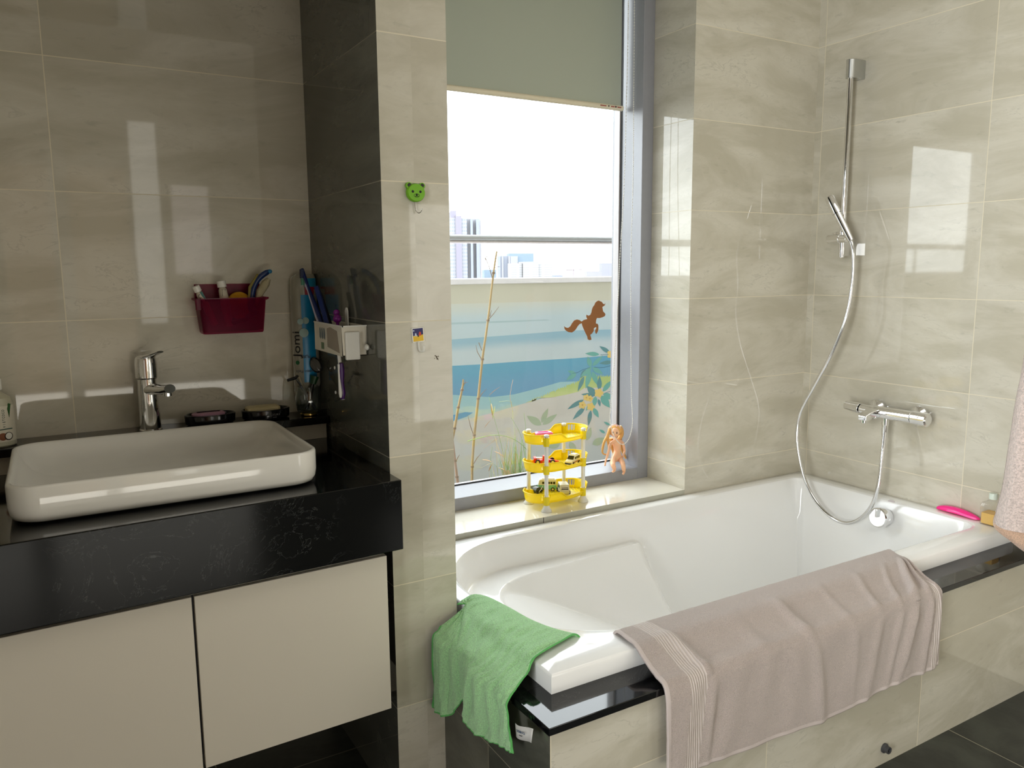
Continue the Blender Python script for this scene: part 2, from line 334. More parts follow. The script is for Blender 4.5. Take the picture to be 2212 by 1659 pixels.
struct(B().box(.83, FX, GY+.003, GY+.009, FZ+.002, 2.3).make('window_pane', Mt['glass'], wn, smooth=0, local=True))

# roller blind
BY = 2.335; BR = W(1343, 232, 'Y', BY).x; BZ = W(1343, 232, 'Y', BY).z
t = thing('roller_blind', 'pale grey-green roller blind pulled a third down over the window', 'blind', (1.3, BY, 2.33))
B().box(.845, BR-.004, BY-.0006, BY+.0006, BZ, 2.29).make('fabric', Mt['blind'], t, smooth=0)
b = B().tube([(.84, BY, BZ-.004), (BR+.002, BY, BZ-.004)], .0095, 16, sq=1.0); b.make('bottom_bar', Mt['cream'], t)
B().tube([(.84, BY, 2.31), (BR+.02, BY, 2.31)], .022, 20).make('roller', Mt['white_pl'], t)
b = B(); 
for u0, u1, k in ((1297, 1310, 0), (1314, 1316.5, 1), (1320, 1328, 0), (1329, 1332, 1), (1334, 1342, 0)):
    p = W(u0, 225+(u0-1297)*.17, 'Y', BY-.0098); q = W(u1, 225+(u1-1297)*.17, 'Y', BY-.0098); b.box(p.x, q.x, BY-.0100, BY-.0094, BZ-.0055, BZ-.0015+.001*k, k)
b.make('warning_print', [mat('red_print', col(176, 96, 84), .6), mat('dark_print', col(60, 46, 40), .6)], t, smooth=0)
cp = [(1358, -60), (1356, 100), (1352, 260), (1348, 400), (1339, 560), (1334.6, 654), (1326.8, 779), (1319.5, 880), (1317.5, 900), (1322, 930), (1333, 952), (1345.6, 960), (1357, 950), (1364, 930), (1366.5, 905), (1364, 860), (1363, 779), (1363, 560), (1367, 400), (1369, 200), (1371, -60)]
P3 = spl([W(u, v, 'Y', 2.242) for u, v in cp], 900); L = 0; b = B(); b.tube(P3[::4], .0007, 5, caps=False); last = None
for i, p in enumerate(P3):
    if last is None or (p-last).length > .0058: b.sph(p, .0021, 0, 7, 5); last = p
o = b.make('bead_chain', Mt['white_pl'], t, fix=False, smooth=60); o['kind'] = 'stuff'

# ------------------------------------------------------------------ bath surround
XB, YB, XL, YL = .745, 1.1397, .7339, 1.1262
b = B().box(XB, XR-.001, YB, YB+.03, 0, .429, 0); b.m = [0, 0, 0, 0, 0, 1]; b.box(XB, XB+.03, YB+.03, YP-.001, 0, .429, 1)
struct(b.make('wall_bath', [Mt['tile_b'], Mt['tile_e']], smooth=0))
b = B()
b.box(XL, XR-.001, YL, 1.262, .4295, .4455).box(XL, .822, 1.262, YP-.001, .4295, .4455)
tag(b.make('bath_ledge', Mt['ledge_stone'], smooth=0, bevel=.0012), 'polished black stone ledge slab running around under the bathtub rim', 'ledge')
# drain outlet in the bath front
pd = W(1909, 1615, 'Y', YB)
t = thing('drain_outlet', 'small dark round pipe outlet low in the tiled bath front', 'pipe', (pd.x, YB, pd.z))
B().lathe([(.006, -.0), (.013, -.0), (.013, -.004), (.0095, -.006), (.0095, -.016), (.006, -.016), (.006, .0)], (pd.x, YB-.0005, pd.z), (0, 1, 0), 24).make('flange', mat('dark_grey_plastic', col(58, 58, 60), .5), t)
B().lathe([(.0001, -.004), (.0058, -.004)], (pd.x, YB-.0005, pd.z), (0, 1, 0), 20).make('bore', Mt['gasket'], t)

# ------------------------------------------------------------------ bathtub
TX0, TX1, TY0, TY1, TZ = .803, 2.5085, 1.223, 2.0335, .487
IX0, IX1, IY0, IY1 = .848, 2.455, 1.296, 1.992
def lip_sd(x, y):
    """signed distance to the inner lip, negative inside; round head end, tight foot end"""
    cx, cy = (IX0+IX1)/2, (IY0+IY1)/2; hx, hy = (IX1-IX0)/2, (IY1-IY0)/2
    r = lerp(.30, .055, sst(-.25, .45, x-cx)); qx, qy = abs(x-cx)-hx+r, abs(y-cy)-hy+r
    return min(max(qx, qy), 0)+math.hypot(max(qx, 0), max(qy, 0))-r
def smin(a, b, k): h = max(0, min(1, .5+.5*(b-a)/k)); return lerp(b, a, h)-k*h*(1-h)
def smax(a, b, k): return -smin(-a, -b, k)
def tub_z(x, y):
    d = -lip_sd(x, y)
    if d < 0: return TZ
    # foot-end walls
    wall_ = TZ-.405*sst(0, .13, d)**.8
    back = lerp(.405, .09, sst(.98, 1.72, x)*.35+.65*max(0, min(1, (x-.98)/.74)))   # sloped backrest
    head = TZ-.075*sst(0, .05, d)
    z = smax(smin(head, back, .03), wall_, .03) if x < 1.75 else smax(back, wall_, .03)
    # armrest shelf beside the backrest
    side = d
    armw = lerp(.125, .075, (x-1.05)/.6)
    shelf = lerp(.405, .402, x) - .006*math.sin(min(1, d/armw)*PI)
    sh = shelf - 1.25*max(0, side-armw)
    ends = 1-sst(1.60, 1.68, x)
    arm = min(TZ-.085*sst(0, .035, d), sh)
    z2 = smax(z, arm, .012)
    z = lerp(z, z2, ends)
    return max(z, .078)
NO = 120
out = []
for a, b_, n in (((TX0, TY0), (TX1, TY0), 80), ((TX1, TY0), (TX1, TY1), 44), ((TX1, TY1), (TX0, TY1), 80), ((TX0, TY1), (TX0, TY0), 44)):
    for i in range(n): out.append((lerp(a[0], b_[0], i/n), lerp(a[1], b_[1], i/n)))
med = lambda x, y: (max(1.18, min(2.12, x)), 1.644)
R = [[] for _ in range(0)]
cols = []
for (ox, oy) in out:
    # fan target on the medial segment
    qx = lerp(1.18, 2.12, max(0, min(1, (ox-TX0)/(TX1-TX0)))); qy = 1.644
    lo, hi = 0., 1.
    for _ in range(26):
        m_ = (lo+hi)/2
        if lip_sd(lerp(ox, qx, m_), lerp(oy, qy, m_)) > 0: lo = m_
        else: hi = m_
    lx, ly = lerp(ox, qx, lo), lerp(oy, qy, lo); c = []
    dx, dy = ox-qx, oy-qy; ln = math.hypot(dx, dy); dx /= ln; dy /= ln
    c.append((ox, oy, .4455)); c.append((ox, oy, TZ-.006))
    for k, e in ((1, .0018), (2, .006)): c.append((lerp(ox, ox-dx*.006, k/2) if True else ox, lerp(oy, oy-dy*.006, k/2), TZ-.006+[0, .0043, .006][k]))
    for k in (.5, 1): c.append((lerp(ox-dx*.006, lx+dx*.006, k), lerp(oy-dy*.006, ly+dy*.006, k), TZ))
    c.append((lx+dx*.002, ly+dy*.002, TZ-.0012))
    for k in range(1, 71):
        tt = (k/70)**1.35; x, y = lerp(lx, qx, tt), lerp(ly, qy, tt); z = tub_z(x, y)
        c.append((x, y, min(z, TZ-.003)))
    cols.append(c)
b = B().rings([[cols[j][i] for j in range(len(cols))] for i in range(len(cols[0]))])
t = thing('bathtub', 'white built-in bathtub with sloped backrest and armrest below the window', 'bathtub', (1.65, 1.63, 0))
b.make('tub_shell', Mt['acrylic'], t, smooth=50)
kp = Vector((2.408, 1.598, .435))
B().lathe([(.0001, .030), (.030, .030), (.0335, .027), (.034, .010), (.0335, .006), (.028, .003), (.028, -.02)], kp, (-1, 0, .12), 40).make('overflow_knob', Mt['chrome'], t)
B().box(kp.x-.038, kp.x-.012, kp.y-.004, kp.y+.004, kp.z+.006, kp.z+.036).make('knob_grip', Mt['chrome'], t, bevel=.002)
lp = W(1913, 1085, 'Z', .470)
B().lathe([(.0001, .001), (.012, .001), (.0125, 0)], (2.452, 1.598, .4835), (-.9, 0, .45), 32, sx=.5, sy=1).make('oval_badge', mat('pale_badge', col(188, 178, 176), .3), t)

# ------------------------------------------------------------------ vanity
def cy_(x): return 1.536-.038*(.62-x)
CZ0, CZ1 = .685, .841
b = B(); xa, xb = -1.69, XS-.0008
b.hexa([(xa, cy_(xa), CZ0), (xb, cy_(xb), CZ0), (xb, YV-.001, CZ0), (xa, YV-.001, CZ0)], [(xa, cy_(xa), CZ1), (xb, cy_(xb), CZ1), (xb, YV-.001, CZ1), (xa, YV-.001, CZ1)])
tag(b.make('vanity_counter', Mt['black_stone'], smooth=0, bevel=.002), 'thick black stone vanity counter carrying the washbasin', 'counter')
t = thing('upstand_shelf', 'narrow black stone shelf along the wall behind the washbasin', 'shelf', (0, 2.1, CZ1))
B().box(-1.69, XS-.0008, 2.0256, YV-.001, .884, .9039).make('shelf_slab', Mt['black_stone'], t, smooth=0, bevel=.0015)
B().box(-1.69, XS-.006, 2.047, YV-.001, CZ1+.0005, .884).make('upstand', mat('cream_upstand', col(190, 184, 168), .3), t, smooth=0)
# cabinet
def dyl(x): return 1.562-.030*(.595-x)
t = thing('vanity_cabinet', 'wall-hung white vanity cabinet below the black counter', 'cabinet', (-.2, 1.8, .31))
b = B(); xa, xb = -1.69, .585
b.hexa([(xa, dyl(xa)+.022, .325), (xb, dyl(xb)+.022, .325), (xb, YV-.002, .325), (xa, YV-.002, .325)], [(xa, dyl(xa)+.022, .684), (xb, dyl(xb)+.022, .684), (xb, YV-.002, .684), (xa, YV-.002, .684)])
b.make('carcass', Mt['black_m'], t, smooth=0)
b = B(); b.hexa([(xa, dyl(xa)+.010, .669), (xb, dyl(xb)+.010, .669), (xb, dyl(xb)+.021, .669), (xa, dyl(xa)+.021, .669)], [(xa, dyl(xa)+.010, .684), (xb, dyl(xb)+.010, .684), (xb, dyl(xb)+.021, .684), (xa, dyl(xa)+.021, .684)])
b.make('grip_channel', Mt['grey_al'], t, smooth=0)
for x0, x1 in ((.1955, .594), (-.208, .1905), (-.61, -.212)):
    b = B(); z0, z1 = .308, .668
    b.hexa([(x0, dyl(x0), z0), (x1, dyl(x1), z0), (x1, dyl(x1)+.019, z0), (x0, dyl(x0)+.019, z0)], [(x0, dyl(x0), z1), (x1, dyl(x1), z1), (x1, dyl(x1)+.019, z1), (x0, dyl(x0)+.019, z1)])
    b.make('cabinet_door', Mt['cab'], t, smooth=0, bevel=.0012)
# basin
bx0, bx1, by0, by1 = -.0955, .4685, 1.589, 2.018
def rr(d, z, r=.055): return rrect(bx0+d, bx1-d, by0+d, by1-d, max(r-d*.6, .01), z, 10)
RG = [rr(.040, CZ1+.002), rr(.014, CZ1+.003), rr(.006, CZ1+.007), rr(.002, CZ1+.016), rr(0, CZ1+.03), rr(0, .909), rr(.0012, .9122), rr(.004, .9142), rr(.0075, .9135), rr(.010, .9105),
      rr(.014, .900), rr(.022, .885, .06), rr(.036, .869, .07), rr(.06, .859, .08), rr(.10, .854, .09), rr(.16, .852, .05), rr(.205, .8515, .03)]
t = thing('washbasin', 'white rectangular countertop washbasin with rounded corners', 'washbasin', (.19, 1.8, CZ1))
B().rings(RG, cap0=True, cap1=True).make('basin_bowl', Mt['ceramic'], t, smooth=50)
B().lathe([(.0001, .004), (.018, .004), (.022, .001)], (.19, 1.8, .8515), (0, 0, 1), 28).make('basin_waste', Mt['chrome'], t)
# faucet
fb = Vector((.1905, 2.078, .9040)); sd = Vector((.36, -.93, 0)).normalized()
t = thing('basin_faucet', 'tall chrome single-lever faucet behind the washbasin', 'faucet', fb)
B().lathe([(.029, 0), (.029, .003), (.0265, .006), (.0262, .03), (.0255, .075), (.025, .108), (.0245, .128)], fb, n=32, sx=.9, sy=1).make('column', Mt['chrome'], t)
p0 = fb+Vector((0, 0, .105))+sd*.01; e = fb+Vector((0, 0, .112))+sd*.105
b = B(); b.tube([p0-Vector((0, 0, .004)), p0+sd*.03+Vector((0, 0, .001)), p0+sd*.07+Vector((0, 0, .002)), e], [.019, .018, .0155, .014], 16, sq=.75); b.lathe([(.010, 0), (.010, -.012), (.007, -.012)], e-sd*.012+Vector((0, 0, -.006)), n=20); b.make('spout', Mt['chrome'], t)
B().lathe([(.0245, .1295), (.0262, .131), (.026, .165), (.024, .178), (.018, .184), (.0001, .186)], fb, n=32).make('cartridge_cap', Mt['chrome'], t)
q0 = fb+Vector((0, 0, .176))-sd*.012; b = B(); b.tube([q0, q0+sd*.025+Vector((0, 0, .006)), q0+sd*.06+Vector((0, 0, .014)), q0+sd*.085+Vector((0, 0, .021))], [.020, .019, .013, .008], 16, sq=.32); b.make('lever', Mt['chrome'], t)
# shampoo bottle
sp = Vector((-.121, 2.077, .9040)); t = thing('shampoo_bottle', 'white pump bottle with a coconut label at the far left of the shelf', 'bottle', sp)
wl = mat('label_white', col(205, 198, 180), .4); gd = mat('label_green', col(22, 66, 58), .5)
B().lathe([(.0001, 0), (.030, 0), (.033, .003), (.033, .092), (.029, .108), (.016, .118), (.012, .122), (.012, .128)], sp, n=36).make('bottle_body', mat('translucent_white_bottle', col(176, 172, 150), .3), t)
B().lathe([(.0334, .012), (.0334, .092)], sp, n=40).make('paper_label', wl, t)
B().lathe([(.014, .126), (.0145, .128), (.0145, .150), (.009, .153), (.004, .153), (.004, .166), (.0001, .166)], sp, n=28).make('pump_head', Mt['white_pl'], t)
dirc = (Vector((0, 0, 0))-sp); dirc.z = 0; dirc.normalize(); ang0 = math.atan2(dirc.y, dirc.x)
def onlab(z, da, r=.0337): a = ang0+da; return sp+Vector((math.cos(a)*r, math.sin(a)*r, z)), Vector((-math.sin(a), math.cos(a), 0)), a
for i_, ch in enumerate('VIETCOCO'):
    p, tx, a = onlab(.046+.0052*i_, .36); text(ch, .0075, gd, t, p, (0, 0, 1), -tx, 'lettering', sx=.75, ext=.0004)
b = B()
for da, zz, rz, m_ in ((.22, .024, .0085, 0), (.56, .024, .009, 1), (.56, .0245, .0072, 2)):
    p, tx, a = onlab(zz, da, .0333+.0003*m_); nv = Vector((math.cos(a), math.sin(a), 0)); b.lathe([(.0001, .0012), (rz, .0008), (rz, -.001)], p, nv, 20, m_)
cpm = [mat('coconut_brown', col(120, 66, 32), .6), mat('coconut_shell', col(44, 30, 22), .6), mat('coconut_flesh', col(220, 216, 205), .6), gd, mat('leaf_green', col(40, 84, 36), .6)]
b.make('coconut_print', cpm, t); b = B()
p, tx, a = onlab(.0405, .4); b.prism([(-.014, -.001), (.014, -.001), (.014, .001), (-.014, .001)], p, tx, (0, 0, 1), (math.cos(a), math.sin(a), 0), .0006, 3); b.make('band_print', cpm, t); b = B()
p, tx, a = onlab(.085, .82, .0325); b.prism([(-.003, -.02), (.004, .01), (-.002, .012), (-.006, .0)], p, tx, (0, 0, 1), (math.cos(a), math.sin(a), 0), .0012, 4)
b.make('leaf_print', cpm, t)

# ------------------------------------------------------------------ things on the vanity wall
SZ = .9041
bl = mat('black_ceramic_dish', col(14, 14, 16), .1)
def soap_dish(c, label, scol, sh, soaplabel, scale=1.0, rotz=0):
    t = thing('soap_dish', label, 'soap dish', c, 'black soap dishes on the shelf')
    B().lathe([(.0001, .0), (.052, 0), (.060, .004), (.062, .024), (.060, .0265), (.0575, .0265), (.055, .023), (.050, .012), (.0001, .011)], c, n=48, sx=1*scale, sy=.66*scale).make('dish_bowl', bl, t)
    return t
d1 = Vector((.331, 2.086, SZ)); d2 = Vector((.4695, 2.084, SZ))
def soap(c, label, color, w, d, h, r):
    o = B().rings([rrect(-w+i*.0, w, -d, d, r, z) if k == 0 else rrect(-w+k, w-k, -d+k, d-k, r, z) for i, (k, z) in enumerate(((.004, 0), (0, .003), (0, h-.003), (.004, h), (.012, h+.001)))], cap0=True, cap1=True)
    for i, v in enumerate(o.v): o.v[i] = v+Vector(c)
    return tag(o.make('soap_bar', mat('soap', color, .45), smooth=50), label, 'soap', 'soap bars')
soap_dish(d1, 'black oval soap dish holding the pink soap, nearer the faucet', None, 0, '')
soap_dish(d2, 'black oval soap dish holding the cream soap, with small white maker print', None, 0, '')
text('LUXURY', .0075, mat('dish_print', col(120, 120, 118), .5), bpy.data.objects['soap_dish.001'], d2+Vector((.013, -.0412, .014)), (1, .06, 0), (0, 0, 1))
text('SOAP', .004, bpy.data.materials['dish_print'], bpy.data.objects['soap_dish.001'], d2+Vector((.013, -.0412, .0075)), (1, .06, 0), (0, 0, 1))
soap(d1+Vector((-.004, 0, .0175)), 'pink soap bar in the left black dish', col(172, 128, 150), .040, .022, .013, .018)
soap(d2+Vector((-.008, 0, .0160)), 'cream soap bar in the right black dish', col(198, 184, 140), .042, .023, .018, .008)

# glass tumbler with its contents
gc = Vector((.580, 2.070, SZ))
t = thing('glass_tumbler', 'clear glass tumbler with brass base in the corner of the shelf', 'tumbler', gc)
tg = glass_mat('tumbler_glass', (.84, .88, .87, 1), 2.2)
B().lathe([(.022, .006), (.031, .014), (.0345, .030), (.034, .05), (.030, .072), (.028, .078), (.0265, .078), (.0285, .070), (.0325, .05), (.033, .030), (.029, .016), (.0001, .010)], gc, n=40).make('glass_bowl', tg, t, smooth=60)
B().lathe([(.0001, 0), (.021, 0), (.0235, .0025), (.0235, .005), (.021, .0075), (.0001, .0075)], gc, n=40).make('brass_base', mat('polished_brass', (.75, .52, .16, 1), .15, 1), t)
# razor
a0 = gc+Vector((.016, -.004, .016)); a1 = gc+Vector((-.036, -.016, .105)); dr = (a1-a0).normalized()
t = thing('safety_razor', 'black and silver razor leaning head-out from the glass tumbler', 'razor', a0)
B().tube([a0, lerp(a0, a1, .35), lerp(a0, a1, .75)], [.0035, .0045, .0035], 10).make('handle_grip', mat('grey_rubber', col(84, 86, 92), .5), t)
B().tube([lerp(a0, a1, .72), lerp(a0, a1, .95), a1], [.0034, .003, .0028], 10).make('neck', Mt['chrome'], t)
hd = a1+Vector((-.014, -.002, .003)); b = B(); b.tube([a1+Vector((.006, 0, .006)), a1, hd+Vector((-.008, 0, -.008))], [.004, .0055, .0048], 8, sq=.8); b.make('razor_head', Mt['black_m'], t)
# cream stick and black brush
t0 = gc+Vector((.010, .010, .014)); t1 = gc+Vector((-.020, .012, .104)); tag(B().tube([t0, lerp(t0, t1, .6), t1], [.004, .005, .0055], 10, sq=.6).make('plastic_stick', mat('cream_handle', col(170, 160, 134), .5)), 'cream plastic stick leaning in the glass tumbler beside the razor', 'stick')
c0 = gc+Vector((-.010, -.010, .018)); c1 = gc+Vector((.020, -.006, .112))
t = thing('makeup_brush', 'black brush with a round silver-rimmed head standing in the tumbler', 'brush', c0)
B().tube([c0, lerp(c0, c1, .4), lerp(c0, c1, .8)], [.005, .0075, .004], 12).make('brush_handle', Mt['black'], t)
B().tube([lerp(c0, c1, .7), lerp(c0, c1, .92)], [.010, .0145], 16, sq=.8).make('green_collar', mat('dark_green_collar', col(10, 58, 22), .4), t)
hc = c1+Vector((.002, -.002, .022)); B().lathe([(.0001, .006), (.014, .006), (.0175, .003), (.0175, -.003), (.014, -.006), (.0001, -.006)], hc, (-.45, -.85, .15), 32, sx=.85, sy=1.25, xa=(1, 0, .35)).make('mirror_head', mat('smoky_mirror', (.10, .10, .10, 1), .15, .9), t)
# cotton pad pack
k0 = W(628, 610, 'Y', 2.128); 
t = thing('cotton_pad_pack', 'tall blue and white cotton pad pack hanging in the wall corner', 'pack', (.60, 2.12, 1.1))
bw = mat('pack_white', col(176, 166, 148), .35); bb = mat('pack_blue', col(8, 128, 178), .3)
pl, pr_ = W(640, 700, 'Y', 2.10).x, XS-.004
zt, zb = W(650, 600, 'Y', 2.09).z, W(660, 880, 'Y', 2.10).z
ptop = 1.268; pbot = .985
b = B(); b.rings([rrect(.5625, .6215, 2.122, 2.139, .006, pbot-.062), rrect(.559, .6225, 2.108, 2.140, .014, pbot-.03), rrect(.555, .6235, 2.074, 2.140, .030, pbot), rrect(.555, .6235, 2.074, 2.140, .030, ptop-.03), rrect(.56, .6225, 2.085, 2.140, .02, ptop), rrect(.572, .621, 2.105, 2.138, .008, ptop+.012)], cap0=True, cap1=True)
b.make('clear_bag', mat('clear_wrap', col(150, 146, 132), .15, Coat_Weight=.5), t, smooth=60)
b = B()
def arc(z0, z1, a0, a1, r, m, cx=.5885, cyy=2.107, sx=.035, sy=.034, n=10):
    g = [[(cx+(sx+r)*math.cos(lerp(a0, a1, i/n)), cyy+(sy+r)*math.sin(lerp(a0, a1, i/n)), z) for i in range(n+1)] for z in (z0, z1)]; b.rings(g, m, close=False)
arc(.992, 1.225, -2.02, -.62, .0008, 0); arc(1.225, 1.246, -1.7, -.62, .0009, 1); arc(1.246, 1.268, -1.7, -.62, .0010, 2)
b.make('blue_wrapper', [bb, mat('pack_red', col(150, 22, 44), .4), mat('pack_light_blue', col(40, 140, 176), .3)], t)
dk = mat('pack_lettering', col(16, 30, 50), .5)
v1 = Vector((-.80, -.60, 0)); text('Jomi', .034, mat('pack_black', col(16, 14, 14), .5), t, Vector((.5885, 2.107, 1.095))+v1*.0366, (0, 0, 1), Vector((.60, -.80, 0))*-1, sx=1.15)
v2 = Vector((-.28, -.96, 0)); text('Cotton Pads', .0105, dk, t, Vector((.5885, 2.107, 1.022))+v2*.0370, (-.96, .28, 0), (0, 0, -1)); text('PURE', .012, dk, t, Vector((.5885, 2.107, 1.062))+v2*.0370, (-.96, .28, 0), (0, 0, -1))
b = B(); 
for dx_, dz_, r_ in ((-.010, 0, .008), (.004, .002, .009), (-.002, -.030, .012)): b.lathe([(.0001, .0012), (r_, .0008), (r_, -.002)], Vector((.5885+dx_, 2.107, 1.155+dz_))+v2*.0362, v2, 16)
b.make('cotton_flower_print', mat('print_white', col(150, 176, 170), .5), t)
B().lathe([(.0001, .001), (.0055, .0008), (.0055, -.001)], Vector((.5885, 2.107, 1.045))+v1*.0364, v1, 20).make('green_dot', mat('dot_green', col(20, 90, 50), .5), t)

# wall basket
KY0, KY1 = 2.066, 2.1395
mrn = sheer_mat('maroon_plastic', col(112, 20, 56), .60, col(232, 140, 172))
t = thing('wall_basket', 'translucent maroon plastic basket stuck to the tiled vanity wall', 'basket', (.405, 2.11, 1.13))
x0, x1, z0, z1 = .314, .487, 1.132, 1.222
def kr(d, z, e=0): return rrect(x0+d, x1-d, KY0+d*.6, KY1, .010, z, 5)
b = B(); b.rings([kr(.020, z0+.004), kr(.014, z0), kr(.012, z0+.004), kr(.004, z1-.008), kr(.0, z1-.006), kr(-.003, z1-.004), kr(-.003, z1), kr(.002, z1), kr(.006, z1-.006), kr(.014, z0+.008), kr(.02, z0+.006)], cap0=True, cap1=True)
b.make('basket_tub', mrn, t, smooth=50)
B().box(x0+.006, x1-.004, KY1-.003, KY1, z1-.01, 1.256).make('back_plate', mrn, t, smooth=0, bevel=.001)
B().rings([rrect(x0-.004, x0+.010, KY0-.003, KY0+.004, .003, z) for z in (z1-.028, z1)], cap0=True, cap1=True).make('side_hook', mrn, t)
sl = mat('tube_white', col(196, 188, 168), .4)
def tubeobj(name, c0, c1, label, txt, group=None, capc=None, r=.011):
    c0, c1 = Vector(c0), Vector(c1); d = (c1-c0).normalized(); t = thing(name, label, 'tube', c0)
    B().tube([c0, lerp(c0, c1, .5), lerp(c0, c1, .80), lerp(c0, c1, .86)], [r*1.0, r*1.15, r*1.0, r*.7], 16, sq=.75).make('tube_body', sl, t)
    B().tube([lerp(c0, c1, .865), c1], [r*.82, r*.82], 18).make('cap', capc or Mt['white_pl'], t)
    return t, c0, c1, d
t, c0, c1, d = tubeobj('toothpaste_tube', (.358, 2.092, 1.155), (.316, 2.085, 1.252), 'silver and white toothpaste tube leaning at the left end of the basket', 'CGB')
nv = Vector((.1, -1, .0)).normalized(); sdv = d.cross(nv).normalized()
text('CGB', .012, mat('tube_print_dark', col(40, 36, 40), .5), t, lerp(c0, c1, .70)+nv*.0105+sdv*-.004, -d, sdv)
b = B(); b.prism([(-.013, -.004), (.013, -.004), (.013, .002), (-.013, .002)], lerp(c0, c1, .72)+nv*.0098+sdv*.004, d, sdv, nv, .0012, 0); b.prism([(-.026, -.004), (-.013, -.004), (-.013, .002), (-.026, .002)], lerp(c0, c1, .72)+nv*.0098+sdv*.004, d, sdv, nv, .0012, 1); b.make('print_band', [mat('teal_print', col(18, 96, 88), .4), mat('pink_print', col(196, 90, 130), .4)], t, smooth=0)
t, c0, c1, d = tubeobj('cream_tube', (.393, 2.095, 1.150), (.3785, 2.095, 1.264), 'crumpled white cream tube standing cap-up in the basket middle', 'LETE', r=.0135)
text('LETE', .012, bpy.data.materials['tube_print_dark'], t, lerp(c0, c1, .76)+Vector((.000, -.0125, -.004)), (0, 0, 1), (-1, 0, 0))
tag(B().lathe([(.0001, .011), (.022, .011), (.031, .006), (.033, 0), (.031, -.006), (.022, -.011), (.0001, -.011)], (.423, 2.100, 1.198), (.08, -1, .25), 36, sx=1.05, sy=1.18).make('sponge', mat('sponge_yellow', col(196, 146, 20), .9, 0, .1, 90, .8, 350)), 'yellow oval bath sponge tucked in the basket', 'sponge')
t = thing('nail_brush', 'curved dark blue brush with pale bristle pads sticking out of the basket', 'brush', (.447, 2.09, 1.20))
pth = spl([(.446, 2.092, 1.175), (.450, 2.090, 1.212), (.457, 2.088, 1.246), (.473, 2.086, 1.272), (.497, 2.085, 1.288)], 14)
B().tube(pth, [.007]*4+[.0055]*6+[.006]*3+[.004], 10, sq=1.2).make('brush_handle', mat('navy_plastic', col(10, 38, 88), .35), t)
B().sph((.4985, 2.0845, 1.2870), (.0062, .006, .0055), 0).make('blue_tip', mat('blue_tip', col(36, 110, 150), .4), t)
b = B(); b.tube([pth[3]+Vector((.010, -.004, -.008)), pth[6]+Vector((.016, -.006, -.006)), pth[9]+Vector((.017, -.007, -.010)), pth[12]+Vector((.003, -.007, -.016))], [.005, .014, .015, .007], 16, sq=.7); b.make('bristle_pad', mat('cream_bristle', col(168, 158, 128), .9, 0, .08, 60, .6, 500), t)
b = B(); b.tube([pth[2]+Vector((-.006, 0, .004)), pth[6]+Vector((-.008, 0, .006)), pth[10]+Vector((-.006, 0, .007))], [.003, .0042, .003], 10); b.make('yellow_bristles', mat('olive_bristle', col(130, 118, 60), .9), t)
tag(B().tube([(.395, 2.092, 1.160), (.430, 2.091, 1.166), (.462, 2.089, 1.190)], [.010, .008, .010], 12).make('comb', mat('slate_comb', col(52, 58, 72), .5)), 'grey-blue plastic comb seen through the basket front', 'comb')

# toothbrush holder on the niche side wall
HX0, HX1 = XS-.060, XS-.0008; HY0, HY1 = 1.722, 1.934; HZ0, HZ1 = 1.094, 1.163
pg = mat('holder_plastic', col(218, 212, 196), .3)
t = thing('toothbrush_holder', 'white box-shaped toothbrush holder fixed to the dark niche side wall', 'toothbrush holder', (HX1, 1.83, HZ0))
b = B(); w_ = .003; xa_ = HX0
b.box(HX0, HX1, HY0, HY0+w_, HZ0, HZ1).box(HX0, HX0+w_, HY0, HY1, HZ0, HZ1).box(HX0, HX1, HY1-w_, HY1, HZ0, HZ1).box(HX1-w_, HX1, HY0, HY1, HZ0, HZ1).box(HX0, HX1, HY0, HY1, HZ0, HZ0+w_)
b.make('holder_box', pg, t, smooth=0, bevel=.001)
B().box(HX0+.006, HX0+.040, HY0-.009, HY0, HZ0-.008, HZ1-.013).make('front_dispenser', Mt['white_pl'], t, smooth=0, bevel=.0025)
B().box(HX0-.001, HX0+w_, HY0-.003, HY1, HZ1-.002, HZ1+.001).box(HX0, HX1, HY0-.003, HY0+w_, HZ1-.002, HZ1+.001).make('rim_lip', Mt['white_pl'], t, smooth=0)
B().sph((HX1-.006, HY0+.004-.020, HZ0+.020), (.005, .010, .007)).make('side_peg', Mt['white_pl'], t)
b = B()
for k in range(3): b.prism([(-.004, 0), (.004, .004), (.003, .024), (-.001, .028), (-.005, .014)], (HX0-.0008, 1.885-.016*k, HZ0+.030), (0, 1, 0), (0, 0, 1), (1, 0, 0), .0006, 0)
b.prism([(-.010, 0), (.010, 0), (.010, .016), (-.010, .016)], (HX0-.0008, 1.868, HZ0+.006), (0, 1, 0), (0, 0, 1), (1, 0, 0), .0006, 1)
b.prism([(-.045, -.03), (.045, -.022), (.045, .022), (.02, .026), (-.030, .02)], (HX0-.0004, 1.785, HZ0+.036), (0, 1, 0), (0, 0, 1), (1, 0, 0), .0004, 2)
b.make('printed_pattern', [mat('print_bluegrey', col(96, 112, 118), .5), mat('print_green', col(96, 124, 92), .5), mat('smoky_film', col(150, 138, 122), .25)], t, smooth=0)
def brush(name, a, z_, label, cc, hc_, r=.0042, group='toothbrushes'):
    a, z_ = Vector(a), Vector(z_); t = thing(name, label, 'toothbrush', a, group)
    B().tube([a, lerp(a, z_, .35), lerp(a, z_, .62), lerp(a, z_, .8)], [r, r*1.3, r*.9, r*.6], 10).make('handle', cc, t)
    d = (z_-a).normalized(); s_ = Vector((-.8, -.6, 0)); B().tube([lerp(a, z_, .79), z_], [r*.8, r*1.1], 10).make('brush_head', cc, t)
    B().box(-.004, .004, -.002, .008, -.010, .012).make('bristles', hc_, t, smooth=0, local=True).matrix_basis = Matrix.Translation(lerp(a, z_, .93)-a+Vector((-.005, -.004, 0)))
    return t
